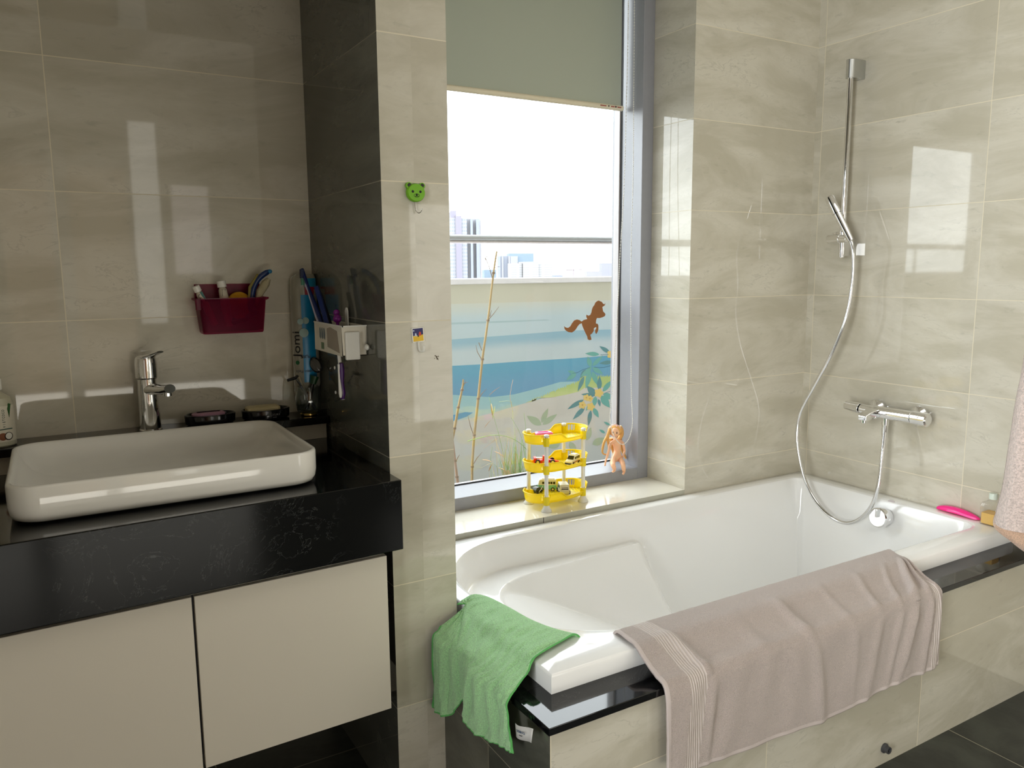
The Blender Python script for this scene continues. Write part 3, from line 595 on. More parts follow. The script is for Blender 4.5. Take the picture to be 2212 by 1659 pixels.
nb = mat('navy_brush', col(16, 34, 88), .3); wb = mat('lilac_brush', col(196, 190, 214), .3)
brush('toothbrush', W(700, 700, 'X', XS-.035)+Vector((0, 0, -.035)), W(655, 598, 'X', XS-.060), 'lilac and cream toothbrush leaning left out of the holder', wb, mat('mint_bristle', col(90, 150, 128), .6))
brush('toothbrush', W(706, 700, 'X', XS-.045)+Vector((0, 0, -.035)), W(652, 582, 'X', XS-.066), 'dark blue toothbrush with curved head, tallest in the holder', nb, mat('navy_bristle', col(20, 32, 66), .6), r=.0048)
a, z_ = W(716, 700, 'X', XS-.040)+Vector((0, 0, -.035)), W(684, 620, 'X', XS-.050)
tag(B().tube([a, z_], [.0085, .0075], 4, sq=1).make('toothpaste_carton', mat('blue_clear_sleeve', col(20, 40, 96), .2), smooth=0), 'slim translucent blue sleeve in the toothbrush holder', 'sleeve')
a, z_ = W(722, 700, 'X', XS-.030)+Vector((0, 0, -.035)), W(692, 634, 'X', XS-.036)
tag(B().tube([a, z_], [.0055, .0055], 10, sq=.6).make('eyeliner_stick', Mt['black_m']), 'flat black stick leaning in the toothbrush holder', 'stick')
a = W(716, 690, 'X', XS-.012); tag(B().prism([(-.012, -.06), (.012, -.06), (.011, .004), (.006, .012), (-.006, .012), (-.011, .004)], (XS-.010, 1.835, 1.188), (0, 1, 0), (0, 0, 1), (1, 0, 0), .003).make('tongue_scraper', Mt['white_pl'], bevel=.0015), 'rounded white plastic tab behind the brushes against the side wall', 'scraper')
t = thing('purple_toy_brush', 'glossy purple knobbed toothbrush end poking out of the holder', 'toothbrush', (XS-.03, 1.79, 1.17), 'toothbrushes')
b = B(); pq = W(729, 690, 'X', XS-.035); b.sph(pq+Vector((0, 0, .002)), .0105, 0).sph(pq+Vector((.001, .008, .016)), .0078, 0).sph(pq+Vector((.0, -.012, .001)), .006, 0); b.tube([pq, pq+Vector((0, 0, -.05))], .004, 8); b.make('knob_end', mat('purple_plastic', col(116, 16, 120), .25), t)
# hanging purple toothbrush case
hp = W(738, 768, 'X', XS-.050)
t = thing('hanging_toothbrush', 'purple and white toddler toothbrush hanging under the holder', 'toothbrush', hp, 'toothbrushes')
hx = XS-.052; A = lambda u, v: W(u, v, 'X', hx)
B().tube([A(731, 755), A(735, 790)], [.004, .0045], 10).make('neck', Mt['white_pl'], t)
b = B(); b.tube([A(737, 784), A(737, 800), A(737.5, 826), A(739, 850), A(740, 862)], [.007, .0115, .009, .0125, .007], 18, sq=.62); b.make('purple_grip', mat('violet_grip', col(64, 14, 92), .35), t)
b = B(); o_ = Vector((-.0062, -.0045, 0)); b.tube([A(736, 786)+o_, A(737, 815)+o_, A(740, 848)+o_, A(740, 857)+o_], [.004, .0035, .006, .004], 12, sq=.7)
for u, v in ((725, 794), (727, 847)): b.sph(A(u, v)+Vector((-.003, -.003, 0)), (.0022, .0022, .0042))
b.make('white_inlay', Mt['white_pl'], t)

# bear hook and stamp hook on the pillar
bc = W(895, 417, 'Y', YP); bc.y = YP-.0005
t = thing('bear_hook', 'green bear-face adhesive hook on the tiled pillar', 'hook', bc)
gr_ = mat('lime_green', col(110, 170, 24), .4)
b = B(); fr = lambda r, y0, y1: [(r*.94, y0), (r, y0-.002), (r, y1+.003), (r*.93, y1), (.0001, y1-.0005)]
b.lathe([(.0001, 0), (.0195, 0), (.021, -.002), (.021, -.009), (.019, -.012), (.0001, -.0125)], bc, (0, 1, 0), 36, sx=1, sy=.93)
for sx_ in (-1, 1): b.lathe([(.0001, 0), (.0068, 0), (.0068, -.008), (.0001, -.0085)], bc+Vector((sx_*.0152, 0, .0148)), (0, 1, 0), 20)
b.make('bear_head', gr_, t)
b = B()
for sx_ in (-1, 1):
    b.lathe([(.0001, -.0095), (.0042, -.009), (.0042, -.007)], bc+Vector((sx_*.0150, 0, .0155)), (0, 1, 0), 14); b.lathe([(.0001, -.0140), (.0028, -.0125), (.0028, -.011)], bc+Vector((sx_*.0088, 0, .002)), (0, 1, 0), 14)
b.lathe([(.0001, -.0145), (.0022, -.013), (.0022, -.011)], bc+Vector((.000, 0, -.0050)), (0, 1, 0), 12)
mo = [bc+Vector((.0062*math.cos(a), -.0128, -.0062+.0036*math.sin(a))) for a in [2*PI*i/24 for i in range(25)]]; b.tube(mo, .0003, 4); b.tube([bc+Vector((x, -.0131, z)) for x, z in ((-.004, -.0078), (-.002, -.0088), (0, -.0065), (.002, -.0088), (.004, -.0078))], .00035, 4)
b.make('bear_face_marks', Mt['black_m'], t)
hk = [bc+Vector(p) for p in ((-.001, -.005, -.018), (-.001, -.005, -.034), (.001, -.007, -.040), (.0045, -.011, -.043), (.008, -.016, -.040), (.0085, -.018, -.034))]
B().tube(spl(hk, 16), .0011, 8).make('wire_hook', Mt['chrome'], t)
sc_ = W(902, 723, 'Y', YP); sc_.y = YP-.0004; tl = .06
ax_ = Vector((math.cos(tl), 0, math.sin(tl))); up_ = Vector((-math.sin(tl), 0, math.cos(tl)))
t = thing('stamp_hook', 'small stamp-shaped picture hook in navy and yellow on the pillar', 'hook', sc_)
pt = []; HW, HH = .0145, .0165
for (xa_, ya_), (xb_, yb_), n in (((-HW, -HH), (HW, -HH), 9), ((HW, -HH), (HW, HH), 10), ((HW, HH), (-HW, HH), 9), ((-HW, HH), (-HW, -HH), 10)):
    for i in range(n*2): 
        f = i/(n*2); k = .0007 if i % 2 else 0; x, y = lerp(xa_, xb_, f), lerp(ya_, yb_, f); s_ = 1-k/HW; pt.append((x*s_, y*s_))
B().prism(pt, sc_, ax_, up_, (0, -1, 0), .0025).make('stamp_plate', Mt['white_pl'], t, smooth=0)
b = B(); F = lambda p, d, m_: b.prism(p, sc_+Vector((0, -.0025, 0)), ax_, up_, (0, -1, 0), d, m_)
F([(-.0122, -.002), (-.006, -.0005), (.004, -.0028), (.0122, .0), (.0122, .0142), (-.0122, .0142)], .0003, 0); F([(-.0122, -.0142), (.0122, -.0142), (.0122, 0), (.006, -.001), (-.002, -.003), (-.0122, -.002)], .0004, 1)
F([(.001, -.002), (.0025, .005), (.0045, .007), (.0065, .005), (.0075, -.002)], .0006, 2); F([(-.008, -.002), (-.0075, .004), (-.0045, .004), (-.0035, -.002)], .0006, 3)
F([(-.010+.0016*math.cos(a), .0098+.0016*math.sin(a)) for a in [i*PI/6 for i in range(12)]], .0006, 3); F([(.000+.0017*math.cos(a), -.003+.0017*math.sin(a)) for a in [i*PI/6 for i in range(12)]], .0008, 4)
b.make('picture', [mat('stamp_navy', col(30, 26, 92), .4), mat('stamp_yellow', col(222, 180, 40), .4), mat('stamp_red', col(196, 66, 40), .4), mat('stamp_pale', col(190, 200, 220), .4), Mt['black_m']], t, smooth=0)
hk = [sc_+Vector(p) for p in ((0, -.002, -.014), (.0005, -.002, -.026), (.002, -.003, -.034), (.005, -.006, -.0375), (.008, -.012, -.035), (.0085, -.014, -.024))]
B().tube(spl(hk, 16), [.0042]*8+[.0032]*5+[.0026]*3, 10, sq=.5).make('hook_arm', Mt['white_pl'], t)
ps = W(943, 771, 'Y', YP); b = B()
for dx, dz, r in ((0, 0, .0034), (.0016, -.004, .0026), (-.003, .003, .0018), (.0045, .001, .0016), (-.005, -.003, .0012), (.004, -.0065, .0012)):
    b.prism([(dx+r*random.uniform(.5, 1.2)*math.cos(a*PI/4), dz+r*random.uniform(.5, 1.2)*math.sin(a*PI/4)) for a in range(8)], (ps.x, YP-.0001, ps.z), (1, 0, 0), (0, 0, 1), (0, -1, 0), .0002)
sn = struct(b.make('tile_chip', mat('chip_brown', col(92, 82, 66), .8), smooth=0)); sn.parent = bpy.data.objects['wall_pillar']; sn['kind'] = 'structure'

# ------------------------------------------------------------------ shower set on the right wall
BX = 2.452
t = thing('shower_rail', 'vertical chrome shower rail with square top bracket on the right wall', 'shower rail', (BX, 1.84, 1.32))
r0, r1 = W(1817.5, 556, 'X', BX), W(1837, 168, 'X', BX); ry = (r0.y+r1.y)/2
r0.y = lerp(r0.y, ry, .5); r1.y = lerp(r1.y, ry, .5)
B().tube([r0, r1+Vector((0, 0, .02))], .0098, 24).make('rail_bar', Mt['chrome'], t)
z1 = r1.z
b = B(); pts = [(BX-.014+.014*(1-math.cos(a)) if 0 else BX-.016*math.sin(a), r1.y+.016*math.cos(a)) for a in [PI*i/12 for i in range(13)]]
pl_ = [(x, y) for x, y in pts]+[(XR-.0008, r1.y-.016), (XR-.0008, r1.y+.016)]
b.prism(pl_, (0, 0, z1-.002), (1, 0, 0), (0, 1, 0), (0, 0, 1), .062); b.make('top_bracket', Mt['satin'], t, bevel=.001)
b = B(); zb_ = r0.z; b.prism([(BX-.004, r0.y-.010), (XR-.0008, r0.y-.014), (XR-.0008, r0.y+.014), (BX-.004, r0.y+.010)], (0, 0, zb_+.004), (1, 0, 0), (0, 1, 0), (0, 0, 1), .050); b.make('lower_bracket', Mt['chrome'], t, bevel=.003)
sl0, sl1 = W(1788, 513, 'X', BX-.018), W(1836, 519, 'X', BX-.018); zs = (sl0.z+sl1.z)/2
B().tube([(BX-.012, sl0.y, zs), (BX-.012, ry-.002, zs)], .0165, 28).tube([(BX-.012, ry-.002, zs), (BX-.022, ry-.040, zs-.002)], [.0145, .013], 24).make('slider', Mt['chrome'], t, bevel=.001)
B().box(BX-.014, BX-.010, sl0.y-.030, sl0.y-.022, zs+.016, zs+.024).box(BX-.016, BX-.008, sl0.y-.034, sl0.y-.018, zs+.022, zs+.024).make('slider_catch', Mt['chrome'], t, smooth=0)
HXp = BX-.045
h0, h1 = W(1838, 520, 'X', HXp), W(1791, 426, 'X', HXp-.018)
t = thing('hand_shower', 'slim chrome stick hand shower with long hose looping into the tub', 'hand shower', h0)
B().tube([h0, lerp(h0, h1, .3), lerp(h0, h1, .62)], [.0105, .0130, .0142], 28).make('stick_handle', Mt['chrome'], t)
B().tube([lerp(h0, h1, .625), lerp(h0, h1, .97), h1], [.0160, .0168, .0152], 28).make('shower_head', Mt['chrome'], t)
hp_ = [(1838, 520, HXp), (1843, 550, HXp), (1840, 620, 2.415), (1826, 690, 2.40), (1796, 765, 2.39), (1758, 835, 2.385), (1730, 888, 2.38), (1721.5, 935, 2.375), (1726, 985, 2.372), (1740, 1040, 2.37), (1764, 1085, 2.37), (1797, 1118, 2.37), (1830, 1130, 2.37), (1860, 1119, 2.372), (1884, 1090, 2.376), (1898, 1045, 2.385), (1905, 990, 2.40), (1910, 945, 2.418), (1911.5, 925, 2.426)]
HP = spl([W(u, v, 'X', x) for u, v, x in hp_], 420)
m, tt_, bb_ = base_mat('chrome_hose', (.78, .78, .79, 1), .16, 1)
B().tube(HP, [.0062+.0005*(i % 2) for i in range(420)], 12).make('hose', m, t, smooth=80)
B().tube([HP[-1]+Vector((0, 0, .012)), HP[-1]+Vector((0, 0, -.022)), HP[-1]+Vector((0, 0, -.034))], [.0105, .0100, .0075], 20).make('hose_nut', Mt['chrome'], t)
# mixer
MX = 2.4293; e0, e1 = W(2006, 906, 'X', MX), W(1827, 880, 'X', MX); mz = (e0.z+e1.z)/2
t = thing('bath_mixer', 'chrome wall-mounted thermostatic bath mixer above the tub foot end', 'mixer tap', (XR, 1.62, mz))
yA, yB = e0.y, e1.y; yc = (yA+yB)/2
E_ = [W(1897, 884, 'X', XR), W(1987, 903, 'X', XR)]
for p in E_:
    B().lathe([(.0001, .052), (.014, .050), (.018, .030), (.034, .012), (.035, .0008), (.0001, .0008)], (XR, p.y, mz-.006), (-1, 0, 0), 36).make('escutcheon', Mt['chrome'], t)
B().tube([(MX, yA+.055, mz), (MX, lerp(yA, yB, .62), mz)], .0225, 32, sq=.92).tube([(XR-.04, E_[0].y, mz-.002), (MX+.01, E_[0].y, mz-.002)], .015, 20).tube([(XR-.04, E_[1].y, mz-.002), (MX+.01, E_[1].y, mz-.002)], .015, 20).make('mixer_body', Mt['chrome'], t, bevel=.001)
B().tube([(MX, yA+.053, mz), (MX, yA+.004, mz), (MX, yA, mz)], [.0222, .0225, .018], 32).make('temperature_knob', Mt['chrome'], t)
B().sph((MX-.0215, yA+.026, mz+.008), (.003, .003, .003), 0).make('safety_button', Mt['chrome'], t)
b = B(); b.tube([(MX, lerp(yA, yB, .63), mz), (MX, lerp(yA, yB, .80), mz+.002)], [.0175, .0165], 28).tube([(MX, lerp(yA, yB, .81), mz+.002), (MX, yB, mz+.006)], [.0195, .0155], 28); b.make('flow_knob', Mt['chrome'], t, bevel=.001)
b = B(); ys = lerp(yA, yB, .60); b.rings([[(x, ys+w_*c_, z+h_*s2) for c_, s2 in ((-1, -1), (1, -1), (1, 1), (-1, 1))] for x, w_, z, h_ in ((MX, .021, mz-.002, .017), (MX-.03, .020, mz-.003, .015), (MX-.060, .018, mz-.008, .012), (MX-.082, .016, mz-.014, .009))], cap0=True, cap1=True)
b.make('spout', Mt['chrome'], t, smooth=0, bevel=.004, seg=3)
B().lathe([(.0001, -.012), (.009, -.012), (.0115, -.010), (.0115, .0)], (MX-.070, ys, mz-.020), n=24).make('aerator', Mt['chrome'], t)
B().tube([(HP[-1].x, HP[-1].y, HP[-1].z+.012), (HP[-1].x, HP[-1].y, mz-.005)], .012, 24).make('hose_outlet', Mt['chrome'], t)

# ------------------------------------------------------------------ things on the tub rim
pk = mat('hot_pink_plastic', col(250, 40, 140), .35, 0, .02, Subsurface_Weight=.15)
y0, y1 = 1.457, 1.318; xx = 2.4885
t = thing('pink_scrubber', 'hot pink plastic bath scrubber lying on the tub rim by the wall', 'scrubber', (xx, 1.42, TZ))
b = B(); R_ = []
for i in range(25):
    f = i/24; y = lerp(y0, y1, f); ww = .0165*math.sin(PI*min(1, max(.02, f*.96+.03)))**.45; hh = .0115*math.sin(PI*min(1, max(.03, f*.92+.05)))**.5*(1.12-.35*f); zz = TZ+.0015+hh
    R_.append([(xx+ww*math.cos(a), y, zz+hh*math.sin(a)*(1 if math.sin(a) > 0 else .95)) for a in [2*PI*j/18 for j in range(18)]])
b.rings(R_, cap0=True, cap1=True).make('scrubber_body', pk, t, smooth=60)
b = B(); b.tube(spl([(xx-.014, lerp(y0, y1, .28), TZ+.010), (xx-.018, lerp(y0, y1, .5), TZ+.0145), (xx-.017, lerp(y0, y1, .75), TZ+.010), (xx-.008, lerp(y0, y1, .97), TZ+.005)], 12), [.002]+[.0042]*10+[.002], 8); b.make('curved_grip', mat('light_pink_edge', col(255, 92, 170), .35), t)
bp = Vector((2.482, 1.280, TZ))
t = thing('bath_oil_bottle', 'square clear bottle half full of amber liquid on the tub rim corner', 'bottle', bp)
def sq(h, z, r=.004): h *= 1.12; return [(bp.x+p[0], bp.y+p[1], bp.z+p[2]) for p in rrect(-h, h, -h, h, r, z, 4)]
B().rings([sq(.0205, .0012), sq(.0222, .003), sq(.0222, .066), sq(.019, .071), sq(.010, .074), sq(.010, .082)], cap0=True, cap1=False).make('bottle_glass', glass_mat('clear_bottle', (.985, .985, .98, 1), 1.0), t, smooth=50)
m, tt_, bb_ = base_mat('amber_liquid', col(236, 196, 112), .05); tr_ = tt_.new('ShaderNodeBsdfTransparent'); tr_.inputs[0].default_value = col(252, 236, 190); mx_ = tt_.new('ShaderNodeMixShader'); mx_.inputs[0].default_value = .35
tt_.l.new(bb_.outputs[0], mx_.inputs[1]); tt_.l.new(tr_.outputs[0], mx_.inputs[2]); tt_.l.new(mx_.outputs[0], tt_.n['Material Output'].inputs[0])
B().rings([sq(.0185, .004), sq(.0195, .006), sq(.0195, .038)], cap0=True, cap1=True).make('amber_liquid', m, t, smooth=0)
B().lathe([(.0001, .100), (.011, .100), (.0115, .098), (.0115, .082), (.0001, .082)], bp, n=24).make('bottle_cap', mat('pale_green_cap', col(206, 216, 204), .3), t)

# ------------------------------------------------------------------ bath towel over the tub front
NS, NTT = 230, 150
lip = [(1345, 1372), (1400, 1353), (1500, 1320), (1600, 1288), (1700, 1257), (1800, 1228), (1900, 1200), (1952, 1199), (1985, 1215)]
LIP = spl([W(u, v, 'Z', .497) for u, v in lip], NS)
edg = [(1437, 1497), (1520, 1462), (1600, 1427), (1700, 1392), (1800, 1358), (1900, 1325), (1960, 1306), (2010, 1284), (2034, 1273)]
EDG = spl([W(u, v, 'Y', 1.116) for u, v in edg], NS)
hem = [(1444, 1668), (1500, 1660), (1580, 1632), (1700, 1586), (1800, 1548), (1880, 1505), (1945, 1472), (2000, 1452), (2026, 1436)]
HEM = spl([W(u, v, 'Y', 1.106) for u, v in hem], NS)
G = []
for i in range(NS):
    s_ = i/(NS-1); x = lerp(1.02, 1.965, s_)
    pl0 = LIP[i]; pe = EDG[i]; ph = HEM[i]; xl = pl0.x
    y_lip = 1.288
    pts = [Vector((xl-.002, 1.318, .440)), Vector((xl, 1.306, .478)), Vector((xl, 1.290, .4965)), Vector((lerp(xl, pe.x, .3), 1.255, .498)), Vector((lerp(xl, pe.x, .5), 1.222, .495)),
           Vector((lerp(xl, pe.x, .75), 1.185, .474)), Vector((lerp(xl, pe.x, .9), 1.150, .459)), Vector((pe.x, 1.122, max(pe.z, .4505))), Vector((pe.x, 1.1135, pe.z-.018)),
           Vector((lerp(pe.x, ph.x, .35), 1.111, lerp(pe.z, ph.z, .35))), Vector((lerp(pe.x, ph.x, .7), 1.109, lerp(pe.z, ph.z, .7))), Vector((ph.x, 1.108, ph.z))]
    G.append(spl(pts, NTT))
FOLD = [(.44, .017, .013, .05), (.80, .024, .018, -.16), (.875, .016, .013, -.06), (.145, .014, .014, .06), (.63, .010, .012, -.06), (.55, .007, .009, .02), (.72, .010, .012, -.08), (.32, .006, .02, .03), (.955, .010, .012, -.02)]
for i in range(NS):
    s_ = i/(NS-1)
    for j in range(NTT):
        t_ = j/(NTT-1); p = G[i][j]; hang = sst(.62, .78, t_); top = sst(.30, .45, t_)*(1-sst(.60, .68, t_))
        d = 0
        for c_, a_, w_, k_ in FOLD:
            cc = c_+k_*(t_-.62)*1.2; e_ = (s_-cc)/w_; d += a_*math.exp(-e_*e_)*(.55*hang+.75*top)*(1-.45*sst(.85, 1, t_))
        d += hang*(.0022*math.sin(s_*38+2*math.sin(t_*5))+.0016*math.sin(s_*81+t_*9))
        n_ = noise.noise(Vector((s_*14, t_*9, 3.1)))*.0030*(hang*.8+.6*top)+noise.noise(Vector((s_*60, t_*40, 1.1)))*.0009
        d += n_+.0035*top
        # concave sag between rim and ledge edge
        if hang > .02: G[i][j] = p+Vector((0, -max(d*.85, -.002)-.0005, 0))
        else: G[i][j] = p+Vector((0, 0, max(d, .0)))
def tm(i, j):
    return 0
b = B(); 
def bands(i, j):
    s_ = j/(NS-1)
    if s_ < .014 or s_ > .990: return 2
    if .082 < s_ < .135 or .900 < s_ < .945: return 1
    if i > NTT-5: return 2
    return 0
# rings run along t, so columns are s
b.rings([[G[i][j] for i in range(NS)] for j in range(NTT)], bands, close=False)
tw = col(184, 169, 162)
tag(b.make('bath_towel', [terry_mat('taupe_terry', tw, scale=620, strength=.8, dist=.003), rib_mat('ribbed_border', col(198, 186, 180), 0, .0062), mat('towel_hem', col(190, 178, 174), .9)], smooth=60, solid=.006, fix=False, off=0), 'taupe-grey terry bath towel with ribbed borders draped over the tub front edge', 'towel')

# ------------------------------------------------------------------ green cloth over the tub corner
NS2, NT2 = 120, 120
r_lip = [(988, 1306, .495), (1015, 1288, .500), (1045, 1288, .503), (1090, 1310, .500), (1140, 1338, .497), (1190, 1358, .497), (1240, 1371, .497)]
A0 = spl([W(u, v, 'Z', z) for u, v, z in r_lip], NS2)
r_rim = [(968, 1338), (985, 1345), (1010, 1356), (1050, 1378), (1090, 1400), (1125, 1418), (1155, 1430)]
A1 = spl([W(u, v, 'X', .800) for u, v in r_rim], NS2)
r_led = [(947, 1366), (965, 1385), (990, 1402), (1020, 1424), (1050, 1450), (1080, 1478), (1107, 1504)]
A2 = spl([W(u, v, 'X', .724) for u, v in r_led], NS2)
r_hem = [(943, 1528), (966, 1541), (985, 1540), (1004, 1508), (1024, 1560), (1056, 1592), (1088, 1610), (1119, 1624)]
A3 = spl([W(u, v, 'X', .716) for u, v in r_hem], NS2)
G2 = []
for i in range(NS2):
    s_ = i/(NS2-1); a0_, a1_, a2_, a3_ = A0[i], A1[i], A2[i], A3[i]; a1_.z = max(a1_.z, .492); a1_.z = min(a1_.z, .497); a2_.z = max(a2_.z, .4505); a1_.y = min(a1_.y, 1.59); a2_.y = min(a2_.y, 1.594)
    inn = a0_+Vector((.018, .0, -.012)) if s_ > .15 else a0_+Vector((.004, 0, -.001)); a0_.y = min(a0_.y, 1.62)
    G2.append(spl([inn, a0_, lerp(a0_, a1_, .5)+Vector((0, 0, .003)), a1_, lerp(a1_, a2_, .35)+Vector((0, 0, -.004)), lerp(a1_, a2_, .8)+Vector((0, 0, .001)), a2_, a2_+Vector((-.007, 0, -.016)), lerp(a2_, a3_, .5)+Vector((-.003, 0, 0)), lerp(a2_, a3_, .8), a3_], NT2))
for i in range(NS2):
    s_ = i/(NS2-1)
    for j in range(NT2):
        t_ = j/(NT2-1); hang = sst(.58, .72, t_)
        d = .012*math.exp(-((s_-.64+.2*(t_-.7))/.12)**2)+.010*math.exp(-((s_-.16)/.10)**2)-.016*math.exp(-((s_-.415-.05*(t_-.6))/.045)**2)+.003*math.sin(s_*55+t_*3)+.006*math.exp(-((s_-.95)/.03)**2)
        wr = noise.noise(Vector((s_*24+t_*6, t_*6, 0)))*.0068+noise.noise(Vector((s_*52+t_*14, t_*10, 4)))*.0034
        p = G2[i][j]
        if hang > .02: p = p+Vector((-max(0, d*hang+wr+.008*hang), (.004*math.sin(t_*14+s_*8))*hang, 0))
        mid = (1-hang)*sst(.05, .25, t_); p = p+Vector((-.2, 0, .95))*max(0, (wr*1.1+.003+.0035*math.exp(-((s_-.42)/.05)**2)*-1+.004*math.exp(-((s_-.55)/.06)**2)))*mid
        G2[i][j] = p
gm_ = terry_mat('green_microfibre', col(178, 232, 168), scale=420, strength=1.0, dist=.004, sheen=.3)
b = B(); b.rings([[G2[i][j] for i in range(NS2)] for j in range(NT2)], lambda i, j: 1 if (j < 2 or j > NS2-4 or i > NT2-4 or i < 3) else 0, close=False)
t = thing('cleaning_cloth', 'crumpled green microfibre cloth hung over the tub corner beside the pillar', 'cloth', (.73, 1.45, .45))
b.make('cloth_sheet', [gm_, mat('green_seam', col(96, 176, 96), .9)], t, smooth=70, solid=.003, fix=False)
lt = [W(u, v, 'X', .706) for u, v in ((1113, 1562), (1148, 1576), (1144, 1606), (1115, 1590))]
b = B(); n_ = 8; rows = []
for k in range(n_+1):
    f = k/n_; o_ = Vector((-.004*math.sin(f*5), 0, 0)); rows.append([lerp(lt[0], lt[1], f)+o_, lerp(lt[3], lt[2], f)+o_])
b.rings(rows, close=False).make('care_label', mat('label_satin', col(196, 194, 190), .6), t, solid=.0006, fix=False)
lc = (lt[0]+lt[1]+lt[2]+lt[3])/4; axl = (lt[1]-lt[0]).normalized(); upl = Vector((0, 0, 1)); upl = (upl-axl*upl.dot(axl)).normalized()
nl = axl.cross(upl); off_ = nl*.0052 if nl.x < 0 else -nl*.0052
text('OCK&LOCK', .0062, mat('label_navy', col(24, 62, 96), .6), t, lc+off_+Vector((0, 0, .003)), axl, upl, sx=.95)
text('microfibre', .0030, mat('label_grey', col(80, 80, 84), .6), t, lc+off_+Vector((0, 0, -.004)), axl, upl)

# ------------------------------------------------------------------ pink towel hanging at the right edge
QX = 2.36
NS3, NT3 = 50, 90
left = [(2232, 640), (2212, 790), (2198, 860), (2182, 960), (2168, 1050), (2154, 1105), (2151, 1130)]
LE = spl([W(u, v, 'X', QX) for u, v in left], NT3)
G3 = []
for j in range(NT3):
    p = LE[j]; t_ = j/(NT3-1); row = []
    for i in range(NS3):
        s_ = i/(NS3-1); y = p.y-.34*s_*(.35+.65*t_); x = QX-.030*math.sin(min(1, s_*5)*PI/2)-.018*math.sin(s_*9)*t_+.012*s_
        row.append(Vector((x, y, p.z+(.004*math.sin(s_*6))*t_+(1-t_)*.0)))
    G3.append(row)
t = thing('hanging_towel', 'pale pink terry towel hanging at the right edge before the tub end', 'towel', (QX, 1.05, 1.1))
pkt = terry_mat('pink_terry', col(226, 206, 198), scale=170, strength=1.0, dist=.009)
B().rings(G3, close=False).make('front_fold', pkt, t, smooth=70, solid=.008, fix=False)
bk = [W(2151, 1118, 'X', QX+.02), W(2156, 1138, 'X', QX+.02), W(2178, 1162, 'X', QX+.02), W(2212, 1192, 'X', QX+.02), W(2300, 1240, 'X', QX+.02), W(2380, 1240, 'X', QX+.02)]
BK = spl(bk, 40); rows = []
for j in range(40):
    p = BK[j]; rows.append([Vector((QX+.014-.01*math.sin(j*.2), p.y-.03*f-(.16*f if j < 14 else 0)*(1-j/14), lerp(p.z, 1.15, f))) for f in [k/24 for k in range(25)]])
B().rings(rows, close=False).make('back_fold', terry_mat('tan_towel_back', col(214, 178, 152), scale=300, strength=.3, dist=.002), t, smooth=70, solid=.006, fix=False)
top_ = LE[0]; B().tube([(QX+.0, .62, top_.z+.02), (QX+.0, top_.y-.045, top_.z+.02)], .011, 16).tube([(QX, .70, top_.z+.02), (XR-.001, .70, top_.z+.02)], .009, 12).make('towel_bar', Mt['chrome'], t)

# ------------------------------------------------------------------ toy rack on the sill
SIL = .5045
PF, PR, PL, PB = Vector((1.346, 2.079, SIL)), Vector((1.512, 2.107, SIL)), Vector((1.344, 2.186, SIL)), Vector((1.502, 2.209, SIL))
rc = (PF+PR+PL+PB)/4; ru = ((PR-PF)+(PB-PL)).normalized(); ru.z = 0; rv = Vector((-ru.y, ru.x, 0))
t = thing('toy_rack', 'yellow three-tier plastic toy rack with white posts on the window sill', 'rack', (rc.x, rc.y, SIL))
m, tt_, bb_ = base_mat('yellow_perforated', (.95, .80, .01, 1), .3)
tc = tt_.new('ShaderNodeTexCoord').outputs['Object']; s_ = tt_.new('ShaderNodeSeparateXYZ'); tt_.l.new(tc, s_.inputs[0])
ua = tt_.math('ADD', tt_.math('MULTIPLY', s_.outputs[0], ru.x/.013), tt_.math('MULTIPLY', s_.outputs[1], ru.y/.013)); va = tt_.math('ADD', tt_.math('MULTIPLY', s_.outputs[0], rv.x/.011), tt_.math('MULTIPLY', s_.outputs[1], rv.y/.011))
ua2 = tt_.math('ADD', ua, tt_.math('MULTIPLY', tt_.math('FLOOR', va), .5))
fx = tt_.math('ABSOLUTE', tt_.math('SUBTRACT', tt_.math('FRACT', ua2), .5)); fy = tt_.math('ABSOLUTE', tt_.math('SUBTRACT', tt_.math('FRACT', va), .5))
hole = tt_.math('MULTIPLY', tt_.math('LESS_THAN', fx, .20), tt_.math('LESS_THAN', fy, .17))
tl_ = tt_.new('ShaderNodeBsdfTranslucent'); tl_.inputs[0].default_value = (1, .82, .02, 1); ms = tt_.new('ShaderNodeMixShader'); ms.inputs[0].default_value = .35; tt_.l.new(bb_.outputs[0], ms.inputs[1]); tt_.l.new(tl_.outputs[0], ms.inputs[2])
tp = tt_.new('ShaderNodeBsdfTransparent'); m2_ = tt_.new('ShaderNodeMixShader'); tt_.l.new(hole, m2_.inputs[0]); tt_.l.new(ms.outputs[0], m2_.inputs[1]); tt_.l.new(tp.outputs[0], m2_.inputs[2]); tt_.l.new(m2_.outputs[0], tt_.n['Material Output'].inputs[0])
yperf = m
NA = 144; HU, HV = .1225, .064
